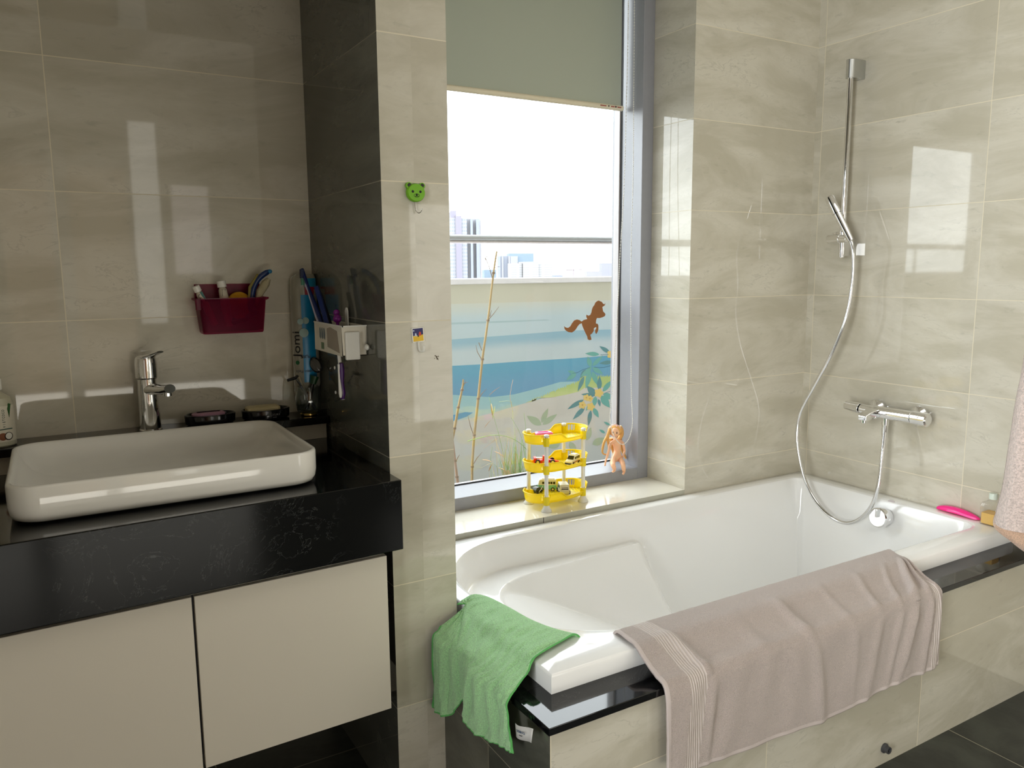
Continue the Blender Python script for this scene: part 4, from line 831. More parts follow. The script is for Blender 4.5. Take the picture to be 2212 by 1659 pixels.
def tray(zf, hmax=.031, hmin=.013):
    def outl(k, f=0):
        a = 2*PI*k/NA; c_, s2 = math.cos(a), math.sin(a); e_ = 2/2.35
        x = (HU+f)*abs(c_)**e_*(1 if c_ > 0 else -1); y = (HV+f)*abs(s2)**e_*(1 if s2 > 0 else -1)
        # posts pull small lobes
        return rc+ru*x+rv*y
    def hgt(k):
        a = (k/NA*360) % 360      # 270 = toward the room, 0 = right
        low = sst(256, 268, a)*(1-sst(308, 322, a))+sst(66, 80, a)*(1-sst(122, 136, a))
        return lerp(hmax, hmin, low)
    o = []
    b = B(); rows = [[], [], [], [], []]; 
    for k in range(NA):
        h = hgt(k)
        for r_, (f, z) in enumerate(((-.004, 0), (-.0015, h*.33), (0, h*.66), (.001, h-.002), (.0035, h))): 
            p = outl(k, f); rows[r_].append((p.x, p.y, zf+z))
    def holes(k): 
        a = k/NA*360
        return any(lo < a < hi for lo, hi in ((20, 24.5), (27, 31.5), (34, 38.5), (222, 226), (229, 233), (215, 219)))
    kk = len(b.v); b.v += [Vector(p) for r_ in rows for p in r_]
    for r_ in range(4):
        for k in range(NA):
            if r_ == 1 and holes(k) or (r_ == 2 and holes(k)): continue
            b.f.append([kk+r_*NA+k, kk+r_*NA+(k+1) % NA, kk+(r_+1)*NA+(k+1) % NA, kk+(r_+1)*NA+k]); b.m.append(0)
    tr = b.make('tray', Mt['yellow'], t, smooth=60, solid=.0018, fix=False)
    b = B(); b.tube([Vector(p)+Vector((0, 0, .0005)) for p in rows[4]]+[Vector(rows[4][0])+Vector((0, 0, .0005))], .0021, 8, caps=False)
    o1 = b.make('tray_rim', Mt['yellow'], tr, smooth=60, local=True); o1.matrix_parent_inverse = Matrix()
    b = B(); c0_ = (rc.x, rc.y, zf)
    b.rings([rows[0], [tuple(lerp(Vector(p), Vector(c0_), .999)) for p in rows[0]]]); o2 = b.make('tray_floor', yperf, tr, smooth=0, local=True, fix=False)
    for i_, P in enumerate((PF, PR, PL, PB)):
        o3 = B().tube([(P.x, P.y, zf-.004), (P.x, P.y, zf+.024)], .0098, 20).make('post_socket', Mt['yellow'], tr, local=True)
    return tr
ZT = (.5295, .6325, .7255)
for z in ZT: tray(z)
for P in (PF, PR, PL, PB):
    po_ = B().tube([(P.x, P.y, SIL+.012), (P.x, P.y, .7535)], .0066, 20).lathe([(.0092, .7535), (.0092, .757), (.006, .760), (.0001, .761)], (P.x, P.y, 0), n=20).make('post', Mt['white_pl'], t)
    o3 = B().lathe([(.0001, 0), (.0175, 0), (.0172, .004), (.0120, .012), (.0080, .022), (.0072, .030)], (P.x, P.y, SIL), n=28).make('foot', Mt['white_pl'], po_, local=True)

# ---- toys
def wheels(t, L_, Wd, r, xs, wm, rim):
    for x in xs:
        for s2 in (-1, 1):
            wl_ = B().lathe([(.0001, .0018), (r*.55, .0022), (r*.9, .0022), (r, .001), (r, -.002), (.0001, -.002)], (x, s2*Wd/2, r), (0, s2, 0), 20).make('wheel', wm, t, local=True)
            B().lathe([(.0001, .0027), (r*.55, .0025), (r*.55, .001)], (x, s2*Wd/2, r), (0, s2, 0), 16).make('hub', rim, wl_, local=True)
def vehicle(name, label, cat, c, ang, prof, Wd, paint, wins, wx, wr, rim, lower=None, extra=None, taper=.06, scl=1.12):
    """local x = forward, prof = side outline, wins = side window quads (x0,x1,z0,z1)"""
    t = thing(name, label, cat, c, rot=(0, 0, ang))
    b = B(); b.prism(prof, (0, Wd/2, 0), (1, 0, 0), (0, 0, 1), (0, -1, 0), Wd)
    zmax = max(p[1] for p in prof)
    for v in b.v: v.y *= 1-taper*(v.z/zmax)*2
    b.make('body', paint, t, bevel=.0015, seg=3, local=True)
    for s2 in (-1, 1):
        for (x0, x1, z0, z1) in wins:
            zc = (z0+z1)/2; y = s2*Wd/2*(1-taper*2*zc/zmax); b = B().box(x0, x1, y-.0004, y+.0004, z0, z1); b.make('side_window', Mt['black'], t, smooth=0, local=True)
    wheels(t, 0, Wd, wr, wx, Mt['black_m'], rim); t.scale = (scl,)*3
    return t
ivory = mat('ivory_toy_paint', col(236, 230, 205), .25); silver = mat('silver_toy_paint', col(198, 194, 180), .3, .2); mint = mat('mint_toy_paint', col(136, 206, 176), .25); redp = mat('red_toy_paint', col(224, 30, 18), .2); rim_ = mat('toy_hub', col(222, 210, 160), .3, .3)
orange = mat('orange_stripe', col(206, 130, 60), .4)
zf = ZT[1]+.0015
pa, pb = W(1218, 1010, 'Z', zf), W(1256, 994, 'Z', zf); ang = math.atan2(pa.y-pb.y, pa.x-pb.x)
vp = [(-.026, .005), (.026, .004), (.0275, .012), (.014, .0165), (.006, .0275), (-.024, .0275), (-.0265, .016)]
c = (pa+pb)/2; c.z = zf
t = vehicle('toy_van', 'ivory white toy minivan with raised roof on the middle tray', 'toy van', (c.x-.001, c.y, zf), ang, vp, .0255, ivory, [(-.022, -.013, .017, .0245), (-.011, -.003, .017, .0245), (-.001, .0065, .017, .0235)], (-.0165, .0165), .0052, rim_)
b = B(); b.hexa([(.0148, -.0105, .0172), (.0148, .0105, .0172), (.0140, .0105, .0170), (.0140, -.0105, .0170)], [(.0070, -.0095, .0268), (.0070, .0095, .0268), (.0062, .0095, .0266), (.0062, -.0095, .0266)]); b.make('windscreen', Mt['black'], t, smooth=0, local=True)
B().box(-.020, .002, -.0085, .0085, .0272, .0300).make('raised_roof', ivory, t, bevel=.001, smooth=0, local=True)
B().box(-.020, .010, -.0132, .0132, .0085, .0105).make('orange_side_stripe', orange, t, smooth=0, local=True)
B().box(.0262, .0285, -.0115, .0115, .0035, .0075).make('bumper', Mt['black_m'], t, bevel=.0006, smooth=0, local=True)
# red racing car
pa, pb = W(1212, 1003, 'Z', zf), W(1160, 1003, 'Z', zf); ang = math.atan2(pa.y-pb.y, pa.x-pb.x)+.06; c = (pa+pb)/2+rv*.016
rp = [(-.036, .004), (.022, .004), (.040, .005), (.041, .008), (.024, .011), (.008, .0135), (.004, .017), (-.002, .0245), (-.010, .0255), (-.010, .014), (-.018, .0125), (-.030, .016), (-.036, .018)]
t = thing('toy_race_car', 'red toy racing car behind the front post on the middle tray', 'toy car', (c.x, c.y, zf), rot=(0, 0, ang))
b = B(); b.prism(rp, (0, .0075, 0), (1, 0, 0), (0, 0, 1), (0, -1, 0), .015).box(-.020, .010, -.0130, .0130, .0035, .0125); b.make('car_body', redp, t, bevel=.001, smooth=0, local=True)
B().box(-.038, -.030, -.014, .014, .003, .020).make('rear_wing', redp, t, bevel=.001, smooth=0, local=True)
B().box(.034, .041, -.014, .014, .003, .0055).make('front_wing', redp, t, smooth=0, local=True)
B().box(-.034, -.012, -.006, .006, .017, .0195).make('engine_cover', ivory, t, bevel=.001, smooth=0, local=True)
b = B().box(-.012, .004, -.0134, .0134, .0055, .0100); b.make('side_decal', mat('gold_decal', col(196, 122, 40), .4), t, smooth=0, local=True)
wheels(t, 0, .028, .0078, (-.026, .020), Mt['black_m'], rim_); t.scale = (1.1,)*3
# bottom tray
zf = ZT[0]+.0015
pa, pb = W(1166, 1062, 'Z', zf), W(1210, 1061, 'Z', zf); c = (pa+pb)/2+rv*.018+ru*.004; ang = math.atan2(pa.y-pb.y, pa.x-pb.x)-.1
bpf = [(-.030, .005), (.030, .005), (.0315, .018), (.027, .037), (.022, .040), (-.028, .040), (-.030, .030)]
t = vehicle('toy_bus', 'mint green and white retro toy bus on the bottom tray', 'toy bus', (c.x, c.y, zf), ang, bpf, .026, ivory, [(-.026, -.019, .024, .032), (-.017, -.010, .024, .032), (-.008, -.001, .024, .032), (.001, .008, .024, .032), (.010, .017, .024, .032)], (-.018, .019), .0066, rim_, taper=.03, scl=1.04)
B().prism([(-.0305, .006), (.0305, .006), (.0318, .018), (.0312, .0205), (-.0305, .0205)], (0, .0136, 0), (1, 0, 0), (0, 0, 1), (0, -1, 0), .0272).make('mint_lower_body', mint, t, smooth=0, bevel=.001, local=True)
B().box(-.024, .018, -.009, .009, .0398, .0428).make('roof_rack', Mt['white_pl'], t, smooth=0, bevel=.001, local=True)
pa, pb = W(1218, 1072, 'Z', zf), W(1207, 1052, 'Z', zf); ang = math.atan2(pa.y-pb.y, pa.x-pb.x)+PI; c = W(1219, 1068, 'Z', zf)+Vector((-.6, .8, 0))*.0
spf = [(-.025, .004), (.027, .004), (.028, .014), (.020, .026), (-.020, .0275), (-.0245, .018)]
c = c+Vector((math.cos(ang), math.sin(ang), 0))*.020
t = vehicle('toy_van', 'silver-white toy van showing its dark rear window on the bottom tray', 'toy van', (c.x, c.y, zf), ang, spf, .0275, silver, [(-.016, -.006, .016, .0235), (-.003, .007, .016, .0235)], (-.015, .016), .0052, rim_, scl=1.28)
b = B(); b.hexa([(-.0252, -.0095, .0150), (-.0252, .0095, .0150), (-.0240, .0095, .0150), (-.0240, -.0095, .0150)], [(-.0236, -.0090, .0205), (-.0236, .0090, .0205), (-.0224, .0090, .0205), (-.0224, -.0090, .0205)]); b.make('rear_window', Mt['black'], t, smooth=0, local=True)
c = W(1165, 1066, 'Z', zf)+rv*.012
t = thing('toy_tractor', 'small dark green toy vehicle with a silver lever at the left of the bottom tray', 'toy vehicle', (c.x, c.y, zf), rot=(0, 0, .3))
dg = mat('dark_green_toy', col(58, 64, 52), .3)
B().prism([(-.016, .003), (.016, .003), (.018, .010), (.010, .013), (.006, .021), (-.010, .021), (-.015, .014)], (0, .010, 0), (1, 0, 0), (0, 0, 1), (0, -1, 0), .020).make('body', dg, t, bevel=.0015, local=True)
B().tube([(-.004, -.012, .006), (.008, -.0125, .014), (.016, -.012, .022)], .0011, 8).make('silver_lever', Mt['chrome'], t, local=True)
wheels(t, 0, .021, .0055, (-.009, .010), Mt['black_m'], Mt['black'])
# pink toy on top
zf = ZT[2]+.0015; c = W(1178, 944, 'Z', zf)+rv*.014+ru*.004
t = thing('pink_toy', 'pink plastic toy frame lying at the left of the top tray', 'toy', (c.x, c.y, zf), rot=(0, 0, -.25))
pk2 = mat('candy_pink', col(244, 120, 190), .25); pk3 = mat('deep_pink', col(222, 24, 92), .3)
b = B(); b.rings([rrect(-.030, .030, -.016, .016, .008, z) for z in (0, .012)]+[rrect(-.027, .027, -.013, .013, .007, .015), rrect(-.020, .018, -.008, .008, .004, .0152), rrect(-.019, .017, -.007, .007, .004, .006)], cap0=True, cap1=True).make('frame_body', pk2, t, local=True)
B().box(-.0305, -.012, -.0165, -.0145, .001, .008).box(.014, .0305, -.0165, -.0145, .001, .010).make('deep_pink_side', pk3, t, bevel=.001, smooth=0, local=True)
B().rings([rrect(-.018, .016, -.0065, .0065, .003, .0065)]*1+[rrect(-.010, .008, -.003, .003, .002, .0095)], cap0=True, cap1=True).make('inner_panel', pk3, t, local=True)

# ------------------------------------------------------------------ doll on the window frame
D = lambda u, v, y: W(u, v, 'Y', y)
t = thing('fashion_doll', 'small blond plastic doll sitting in the right corner of the window frame', 'doll', (1.778, 2.265, FZ))
J = [D(1333, 988, 2.275), D(1333, 978, 2.285), D(1333, 971, 2.287), D(1333, 961, 2.286), D(1331.5, 954, 2.287), D(1330, 948, 2.287), D(1329.3, 943, 2.285),
     D(1322, 955, 2.287), D(1318, 960, 2.283), D(1314.5, 976, 2.276), D(1310, 990, 2.276), D(1307.2, 1001, 2.274), D(1306.5, 1007, 2.272),
     D(1342, 953, 2.289), D(1346.3, 958, 2.286), D(1349.5, 975, 2.280), D(1346.5, 984, 2.268), D(1345.5, 988, 2.262),
     D(1325.5, 992, 2.268), D(1323.5, 998.5, 2.245), D(1324.0, 1004.5, 2.224), D(1327.0, 1011, 2.222), D(1327.3, 1017.5, 2.224), D(1323.0, 1019, 2.212),
     D(1340.0, 992, 2.268), D(1344, 998.5, 2.245), D(1346, 1005, 2.223), D(1347.3, 1013, 2.221), D(1348, 1021, 2.223), D(1345.5, 1024, 2.211)]
RD = [.0150, .0135, .0125, .0160, .0125, .0056, .0056, .0066, .0058, .0050, .0042, .0034, .0040, .0066, .0058, .0050, .0042, .0038, .0115, .0108, .0088, .0084, .0046, .0042, .0115, .0108, .0088, .0084, .0046, .0042]
ED = [(0, 1), (1, 2), (2, 3), (3, 4), (4, 5), (5, 6), (4, 7), (7, 8), (8, 9), (9, 10), (10, 11), (11, 12), (4, 13), (13, 14), (14, 15), (15, 16), (16, 17), (0, 18), (18, 19), (19, 20), (20, 21), (21, 22), (22, 23), (0, 24), (24, 25), (25, 26), (26, 27), (27, 28), (28, 29)]
me = bpy.data.meshes.new('doll_body'); me.from_pydata([tuple(p) for p in J], ED, []); ob = bpy.data.objects.new('doll_body', me); C.objects.link(ob)
skin = mat('doll_skin', col(240, 190, 152), .35, 0, .01, Subsurface_Weight=.2, Subsurface_Scale=.01); me.materials.append(skin)
md = ob.modifiers.new('skin', 'SKIN'); md.use_smooth_shade = True
for v, r in zip(me.skin_vertices[0].data, RD): v.radius = (r*1.08, r*.95)
me.skin_vertices[0].data[0].use_root = True
sb = ob.modifiers.new('sub', 'SUBSURF'); sb.levels = 2; sb.render_levels = 2
ob.parent = t; ob.matrix_parent_inverse = Matrix.Translation(-WL(t))
hc = D(1328.5, 933, 2.280); HS = 1.22
b = B(); R_ = []
fdir = (Vector((0, 0, CAMH))-hc).normalized(); fdir.z = -.08; fdir.normalize(); fs = Vector((0, 0, 1)).cross(fdir).normalized(); fu = fdir.cross(fs)
for i in range(15):
    a = PI*i/14; z = -math.cos(a)*.0165*HS; r = HS*math.sin(a)*(.0158 if z > 0 else .0158-.0036*(-z/.0165/HS)**1.5)+1e-5
    R_.append([hc+fs*(r*math.cos(q)*.95)+fdir*(r*math.sin(q))+fu*z for q in [2*PI*k/20 for k in range(20)]])
b.rings(R_); b.sph(hc+fdir*.0150*HS+fu*-.003*HS, .0022); b.make('head', skin, t, smooth=80)
b = B()
for s2 in (-1, 1): b.sph(hc+(fs*s2*.0056+fdir*.0138+fu*.001)*HS, (.0026, .0026, .0032), 0, 10, 8)
b.tube([hc+(fs*k+fdir*.0146+fu*(.0062+.0006*(1-abs(k)/.004)))*HS for k in (-.008, -.0055, -.003)], .0003, 5).tube([hc+(fs*-k+fdir*.0146+fu*(.0062))*HS for k in (-.008, -.0055, -.003)], .0003, 5)
b.make('eyes', mat('doll_eye', col(54, 24, 30), .2), t)
B().tube([hc+(fdir*.0150+fu*-.0092+fs*-.0022)*HS, hc+(fdir*.0152+fu*-.0094)*HS, hc+(fdir*.0150+fu*-.0092+fs*.0022)*HS], [.0004, .0009, .0004], 6).make('lips', mat('doll_lip', col(206, 90, 84), .4), t)
hair = mat('doll_hair', col(222, 166, 88), .45, 0, .12, 300)
b = B()
hcc = hc-fdir*.0085+fu*.0040; R_ = []
for i in range(15):
    a = PI*i/14; r = max(1e-5, math.sin(a)*.0262); R_.append([hcc+fu*(math.cos(a)*.0225)+fs*(r*math.cos(q)*1.05)+fdir*(r*math.sin(q)*.80) for q in [2*PI*k/24 for k in range(24)]])
b.rings(R_)
def strand(px, r, sq=.6): 
    P_ = spl([D(*p) for p in px], 18); b.tube(P_, [r[0]]+[lerp(r[0], r[1], k/16) for k in range(17)], 10, sq=sq)
strand([(1320, 924, 2.288), (1316, 932, 2.288), (1313, 942, 2.289), (1313, 952, 2.292), (1314.5, 962, 2.298), (1315, 970, 2.302)], (.0078, .0035), .9)
strand([(1319, 926, 2.292), (1312, 942, 2.291), (1305, 955, 2.288), (1301.5, 970, 2.287), (1302, 979, 2.286), (1308, 982, 2.286), (1312, 981, 2.287)], (.0070, .0016), .9)
strand([(1338, 922, 2.292), (1342, 928, 2.290), (1343, 936, 2.290), (1341, 943, 2.292), (1336, 949, 2.296)], (.0095, .0080), .9)
strand([(1338, 940, 2.302), (1341, 958, 2.305), (1345, 975, 2.305), (1350, 985, 2.302), (1352, 991, 2.298)], (.009, .0035), .9)
strand([(1320, 946, 2.302), (1321, 962, 2.305), (1324, 975, 2.305), (1326, 983, 2.300)], (.008, .0025), .9)
b.make('hair', hair, t, smooth=70)
B().tube(spl([D(1315, 926, 2.266), D(1321, 920, 2.260), D(1329, 917, 2.258), D(1337, 920, 2.262), D(1341, 926, 2.268)], 12), .0016, 8).sph(D(1332, 920, 2.257), .0030).make('pink_hairband', mat('doll_pink', col(246, 206, 204), .4), t)

# ------------------------------------------------------------------ brown horse sticker on the pane
SY_ = GY+.0030
hs = [(345, -0), ]
hz = [(1105, 345), (1140, 365), (1175, 372), (1205, 415), (1240, 445), (1275, 410), (1258, 470), (1195, 512), (1205, 570), (1215, 625), (1262, 672), (1275, 705), (1258, 745), (1200, 775), (1130, 795), (1058, 792), (1035, 850), (1028, 935), (1075, 942), (1094, 985), (1094, 1080), (1078, 1140), (1040, 1205), (1012, 1165), (1010, 1110), (1042, 1045), (1034, 1022), (978, 1055), (975, 1120), (940, 1180), (885, 1225), (905, 1290), (918, 1345), (870, 1360), (820, 1338), (808, 1265), (760, 1170), (715, 1070), (682, 990), (668, 930), (610, 950), (560, 1010), (520, 1080), (470, 1130), (415, 1165), (330, 1155), (270, 1120), (230, 1075), (215, 1000), (260, 1035), (320, 1045), (375, 1005), (420, 925), (475, 855), (545, 830), (610, 845), (665, 885), (715, 845), (810, 818), (782, 760), (790, 705), (840, 735), (885, 715), (915, 650), (930, 570), (955, 505), (995, 455), (1010, 405), (1060, 360)]
b = B(); P_ = [W(1200+x/11.85, 620+y/11.85, 'Y', SY_) for x, y in hz]
me = bpy.data.meshes.new('horse_sticker'); me.from_pydata([(p.x, SY_-.0006, p.z) for p in P_], [], [tuple(f) for f in tessellate_polygon([[Vector((p.x, p.z, 0)) for p in P_]])]); bmx = bmesh.new(); bmx.from_mesh(me); bmesh.ops.recalc_face_normals(bmx, faces=bmx.faces); bmx.to_mesh(me); bmx.free()
me.materials.append(mat('brown_vinyl', col(160, 104, 56), .6)); ob = bpy.data.objects.new('horse_sticker', me); C.objects.link(ob); q = ob.modifiers.new('solid', 'SOLIDIFY'); q.thickness = .0005
tag(ob, 'brown prancing horse silhouette sticker on the window pane', 'sticker')

# ------------------------------------------------------------------ terrace outside
YO = 4.0
conc = mat('terrace_paving', col(150, 146, 138), .8)
struct(B().box(-3, 8, GY+.05, YO+.3, -.12, 0).make('trim_terrace_floor', conc, smooth=0)).name = 'trim_4'
struct(B().box(-4, XP-.021, YV+.155, YF+.17, 0, 9).box(XR+.15, 9, YF+.2, YF+.35, 0, 9).box(XP-.02, XR+.15, YF+.2, YF+.35, 2.62, 9).box(-4, 9, YF+.2, 2.9, 2.75, 2.95).make('wall_outside', mat('facade_render', col(150, 146, 138), .8), smooth=0))  # the overhang slab is unseen, added to cut sky light on the mural
cz0 = W(1150, 612, 'Y', YO).z; cz1 = W(1150, 602, 'Y', YO).z
t = thing('parapet_wall', 'low terrace wall painted with a blue sea and beach mural outside the window', 'parapet', (2.3, YO, 0))
pw_ = mat('parapet_paint', col(204, 202, 188), .8, 0, .01, 1)
B().box(-2.5, 8, YO, YO+.12, 0, cz0).make('wall_block', pw_, t, smooth=0)
B().box(-2.5, 8, YO-.01, YO+.14, cz0, cz1+.006).make('white_cap', mat('cap_white', col(232, 230, 236), .8), t, smooth=0, bevel=.004)
MK = 1.0   # outdoor paints are a little darker than they show
def mc(n, r, g, b_): return mat(n, tuple(lin(x)*MK for x in (r, g, b_))+(1,), .85, 0, .03, 5)
def mcg(n, c0_, c1_, za, zb):
    """paint that blends between two colours up the wall, with soft brush marks"""
    m, t_, b_ = base_mat(n, rough=.85); tc = t_.new('ShaderNodeTexCoord').outputs['Object']; s_ = t_.new('ShaderNodeSeparateXYZ'); t_.l.new(tc, s_.inputs[0])
    nn = t_.noise(t_.scale(tc, (1.2, 1, 7)), 2.2, 4, .6); f = t_.ramp(t_.math('ADD', s_.outputs[2], t_.math('MULTIPLY', t_.math('SUBTRACT', nn, .5), abs(zb-za)*.5)), min(za, zb), max(za, zb))
    c0_, c1_ = [tuple(lin(x)*MK for x in c)+(1,) for c in (c0_, c1_)]
    t_.l.new(t_.mix(f, c0_, c1_) if zb > za else t_.mix(f, c1_, c0_), b_.inputs['Base Color']); return m
Zp = lambda v: W(1150, v, 'Y', YO).z
layers = [0]
PB_ = {}
def addp(key, px, smoothn=0):
    layers[0] += 1; P_ = [W(u, v, 'Y', YO) for u, v in px]
    if smoothn: P_ = spl(P_+[P_[0]], smoothn)[:-1]
    if key not in PB_: PB_[key] = bmesh.new()
    bm = PB_[key]; d = LAY[key]*.25+.000012*(len(bm.faces) % 40)
    vs_ = [bm.verts.new((p.x, YO-d, p.z)) for p in P_]
    for f in tessellate_polygon([[Vector((p.x, p.z, 0)) for p in P_]]):
        try: bm.faces.new([vs_[i] for i in f])
        except ValueError: pass
LAY = dict(sky=.001, streak=.002, band=.0025, wave=.003, foam=.0035, sand=.004, pool=.0045, grass=.005, pale=.0055, leaf=.006, teal=.0065, stem=.007, flower=.0075, centre=.008)
MM = dict(sky=mcg('mural_sky', (190, 208, 218), (206, 208, 200), Zp(690), Zp(645)), streak=mc('mural_streak', 170, 194, 204), band=mcg('mural_band', (192, 206, 214), (148, 184, 204), Zp(755), Zp(728)), wave=mcg('mural_wave', (108, 160, 196), (98, 164, 196), Zp(840), Zp(780)),
          foam=mcg('mural_foam', (196, 204, 204), (158, 198, 206), Zp(905), Zp(855)), sand=mcg('mural_sand', (196, 200, 200), (208, 204, 198), Zp(1000), Zp(900)), pool=mc('mural_pool', 98, 160, 204), grass=mcg('mural_grass', (206, 214, 150), (176, 196, 120), Zp(870), Zp(835)),
          pale=mc('mural_pale_leaf', 172, 186, 158), leaf=mc('mural_leaf', 108, 172, 164), teal=mc('mural_teal_leaf', 92, 142, 148), stem=mc('mural_stem', 48, 108, 130), flower=mc('mural_flower', 226, 196, 110), centre=mc('mural_centre', 206, 156, 80))
# continue lines well beyond the window so the wall is painted all along
addp('sky', [(700, 655), (960, 657), (1150, 652), (1340, 648), (1600, 640), (1600, 800), (700, 800)])
addp('streak', [(940, 698), (1060, 694), (1180, 690), (1190, 692), (1060, 698), (940, 702)])
addp('band', [(700, 748), (980, 733), (1100, 724), (1230, 714), (1340, 711), (1600, 705), (1600, 770), (1340, 770), (980, 800), (700, 810)])
addp('wave', [(700, 806), (980, 790), (1040, 787), (1120, 781), (1240, 774), (1340, 766), (1600, 752), (1600, 900), (700, 900)])
addp('foam', [(700, 850), (980, 853), (1060, 858), (1110, 852), (1165, 838), (1210, 825), (1600, 815), (1600, 960), (700, 960)])
addp('sand', [(700, 930), (960, 915), (1010, 905), (1060, 893), (1130, 872), (1180, 858), (1240, 840), (1330, 832), (1600, 830), (1600, 1120), (700, 1120)])
addp('pool', [(960, 900), (985, 895), (1005, 890), (1022, 891), (1008, 900), (985, 908), (950, 912)])
g_ = [(1135, 870), (1160, 860), (1195, 858), (1225, 852), (1250, 846), (1262, 838), (1340, 836), (1340, 812)]
for k in range(40): u = 1330-k*4.6; base = 812 if u > 1252 else lerp(868, 822, (u-1140)/112 if u > 1140 else 0); g_ += [(u, base-random.uniform(1, 4)), (u-2.3, base+random.uniform(1, 5))]
addp('grass', g_)
def leafp(key, x0, y0, x1, y1, w_, bend=.0):
    """leaf from base to tip in crop pixels of the mural study"""
    x0, y0, x1, y1 = 1100+x0/6.9125, 720+y0/6.9125, 1100+x1/6.9125, 720+y1/6.9125; w_ = w_/6.9125
    dx, dy = x1-x0, y1-y0; L_ = math.hypot(dx, dy); dx /= L_; dy /= L_; nx, ny = -dy, dx; a, c_ = [], []
    for i in range(9):
        f = i/8; ww = w_*math.sin(PI*f**.8)*.5; bx = bend*L_*math.sin(PI*f)
        a.append((x0+dx*L_*f+nx*(ww+bx), y0+dy*L_*f+ny*(ww+bx))); c_.append((x0+dx*L_*f+nx*(-ww+bx), y0+dy*L_*f+ny*(-ww+bx)))
    addp(key, a+c_[::-1][1:-1])
for l in (('teal', 1500, 290, 1345, 190, 60), ('leaf', 1345, 315, 1130, 300, 62), ('leaf', 1230, 500, 1130, 590, 50), ('leaf', 1215, 500, 1170, 345, 70), ('leaf', 1240, 490, 1395, 330, 60), ('leaf', 1240, 510, 1400, 610, 70), ('leaf', 1225, 520, 1060, 650, 60), ('leaf', 1210, 560, 1140, 830, 80),
          ('leaf', 1240, 570, 1320, 780, 75), ('teal', 1140, 540, 1060, 670, 60), ('teal', 1115, 640, 1020, 870, 60), ('leaf', 1000, 600, 850, 700, 70), ('leaf', 990, 600, 870, 560, 50), ('teal', 1545, 425, 1340, 450, 60), ('leaf', 1540, 480, 1525, 690, 46),
          ('teal', 1340, 850, 1350, 640, 72), ('leaf', 1395, 870, 1530, 700, 70), ('teal', 1290, 930, 1155, 785, 100), ('teal', 1280, 930, 1070, 910, 60), ('leaf', 1400, 900, 1560, 985, 90), ('leaf', 1370, 930, 1500, 1110, 110), ('teal', 1330, 980, 1355, 1095, 44), ('leaf', 1290, 940, 1260, 1100, 70),
          ('teal', 1110, 990, 865, 1135, 66), ('teal', 1130, 1100, 945, 1290, 70), ('teal', 1215, 1150, 1180, 1380, 62), ('leaf', 1255, 1115, 1335, 1260, 70), ('leaf', 1180, 1080, 1145, 1160, 30),
          ('pale', 480, 1370, 258, 1230, 110), ('pale', 495, 1365, 715, 1205, 84), ('pale', 480, 1340, 580, 1115, 76), ('pale', 1150, 1600, 1220, 1400, 90), ('pale', 1240, 1660, 1440, 1560, 110), ('pale', 760, 1640, 560, 1700, 110), ('pale', 900, 1620, 1000, 1800, 100), ('pale', 640, 1420, 760, 1330, 60), ('leaf', 1500, 1370, 1410, 1320, 36), ('leaf', 1430, 1490, 1340, 1435, 40)): leafp(*l)
def strip(key, pts, w_=.9):
    P_ = [(1100+x/6.9125, 720+y/6.9125) for x, y in pts]; a = [(x, y-w_/2) for x, y in P_]; c_ = [(x, y+w_/2) for x, y in P_]; addp(key, a+c_[::-1])
strip('stem', [(940, 600), (1020, 585), (1100, 540), (1205, 512)]); strip('stem', [(1265, 505), (1340, 512), (1420, 508), (1520, 480)]); strip('stem', [(1360, 320), (1480, 316)]); strip('stem', [(1420, 895), (1535, 852)])
for x, y, r in ((1525, 315, 62), (1335, 890, 62), (1150, 960, 46), (1200, 975, 44), (1090, 1070, 52), (1215, 1095, 56)):
    addp('flower', [(1100+(x+r*(1+.16*math.cos(5*a))*math.cos(a))/6.9125, 720+(y+r*(1+.16*math.cos(5*a))*math.sin(a))/6.9125) for a in [2*PI*k/30 for k in range(30)]])
    addp('centre', [(1100+(x+r*.25*math.cos(a))/6.9125, 720+(y+r*.25*math.sin(a))/6.9125) for a in [2*PI*k/10 for k in range(10)]])
for key, bm in PB_.items():
    bmesh.ops.recalc_face_normals(bm, faces=bm.faces); me = bpy.data.meshes.new('mural_'+key); bm.to_mesh(me); bm.free(); me.materials.append(MM[key])
    ob = bpy.data.objects.new('mural_'+dict(sky='sky', streak='streak', band='far_wave', wave='wave', foam='foam', sand='sand', pool='tide_pool', grass='dune_grass', pale='pale_leaves', leaf='green_leaves', teal='teal_leaves', stem='stems', flower='flowers', centre='flower_centres')[key], me); C.objects.link(ob); ob.parent = t; ob.matrix_parent_inverse = Matrix.Translation(-WL(t))
# metal rail above the parapet
ra, rb = W(973, 513, 'Y', YO+.05), W(1327, 517, 'Y', YO+.05); dd = (rb-ra)/(rb.x-ra.x)
t = thing('terrace_railing', 'round grey metal handrail with a pale flange above the mural wall', 'railing', (2.3, YO+.05, 1.2))
B().tube([ra-dd*4, rb+dd*4], .0165, 20).make('handrail', mat('rail_steel', col(150, 152, 154), .45, .1), t)
B().tube([ra-dd*4-Vector((0, 0, .024)), rb+dd*4-Vector((0, 0, .024))], .0075, 12).make('glass_channel', mat('pale_channel', col(196, 188, 190), .5), t)
for k in range(6):
    x = -1.4+1.9*k+.1; z_ = (ra+dd*(x-ra.x)).z; 
    if 1.7 < x < 3.4: continue
    B().tube([(x, YO+.05, cz1), (x, YO+.05, z_)], .012, 12).make('rail_post', Mt['satin'], t)

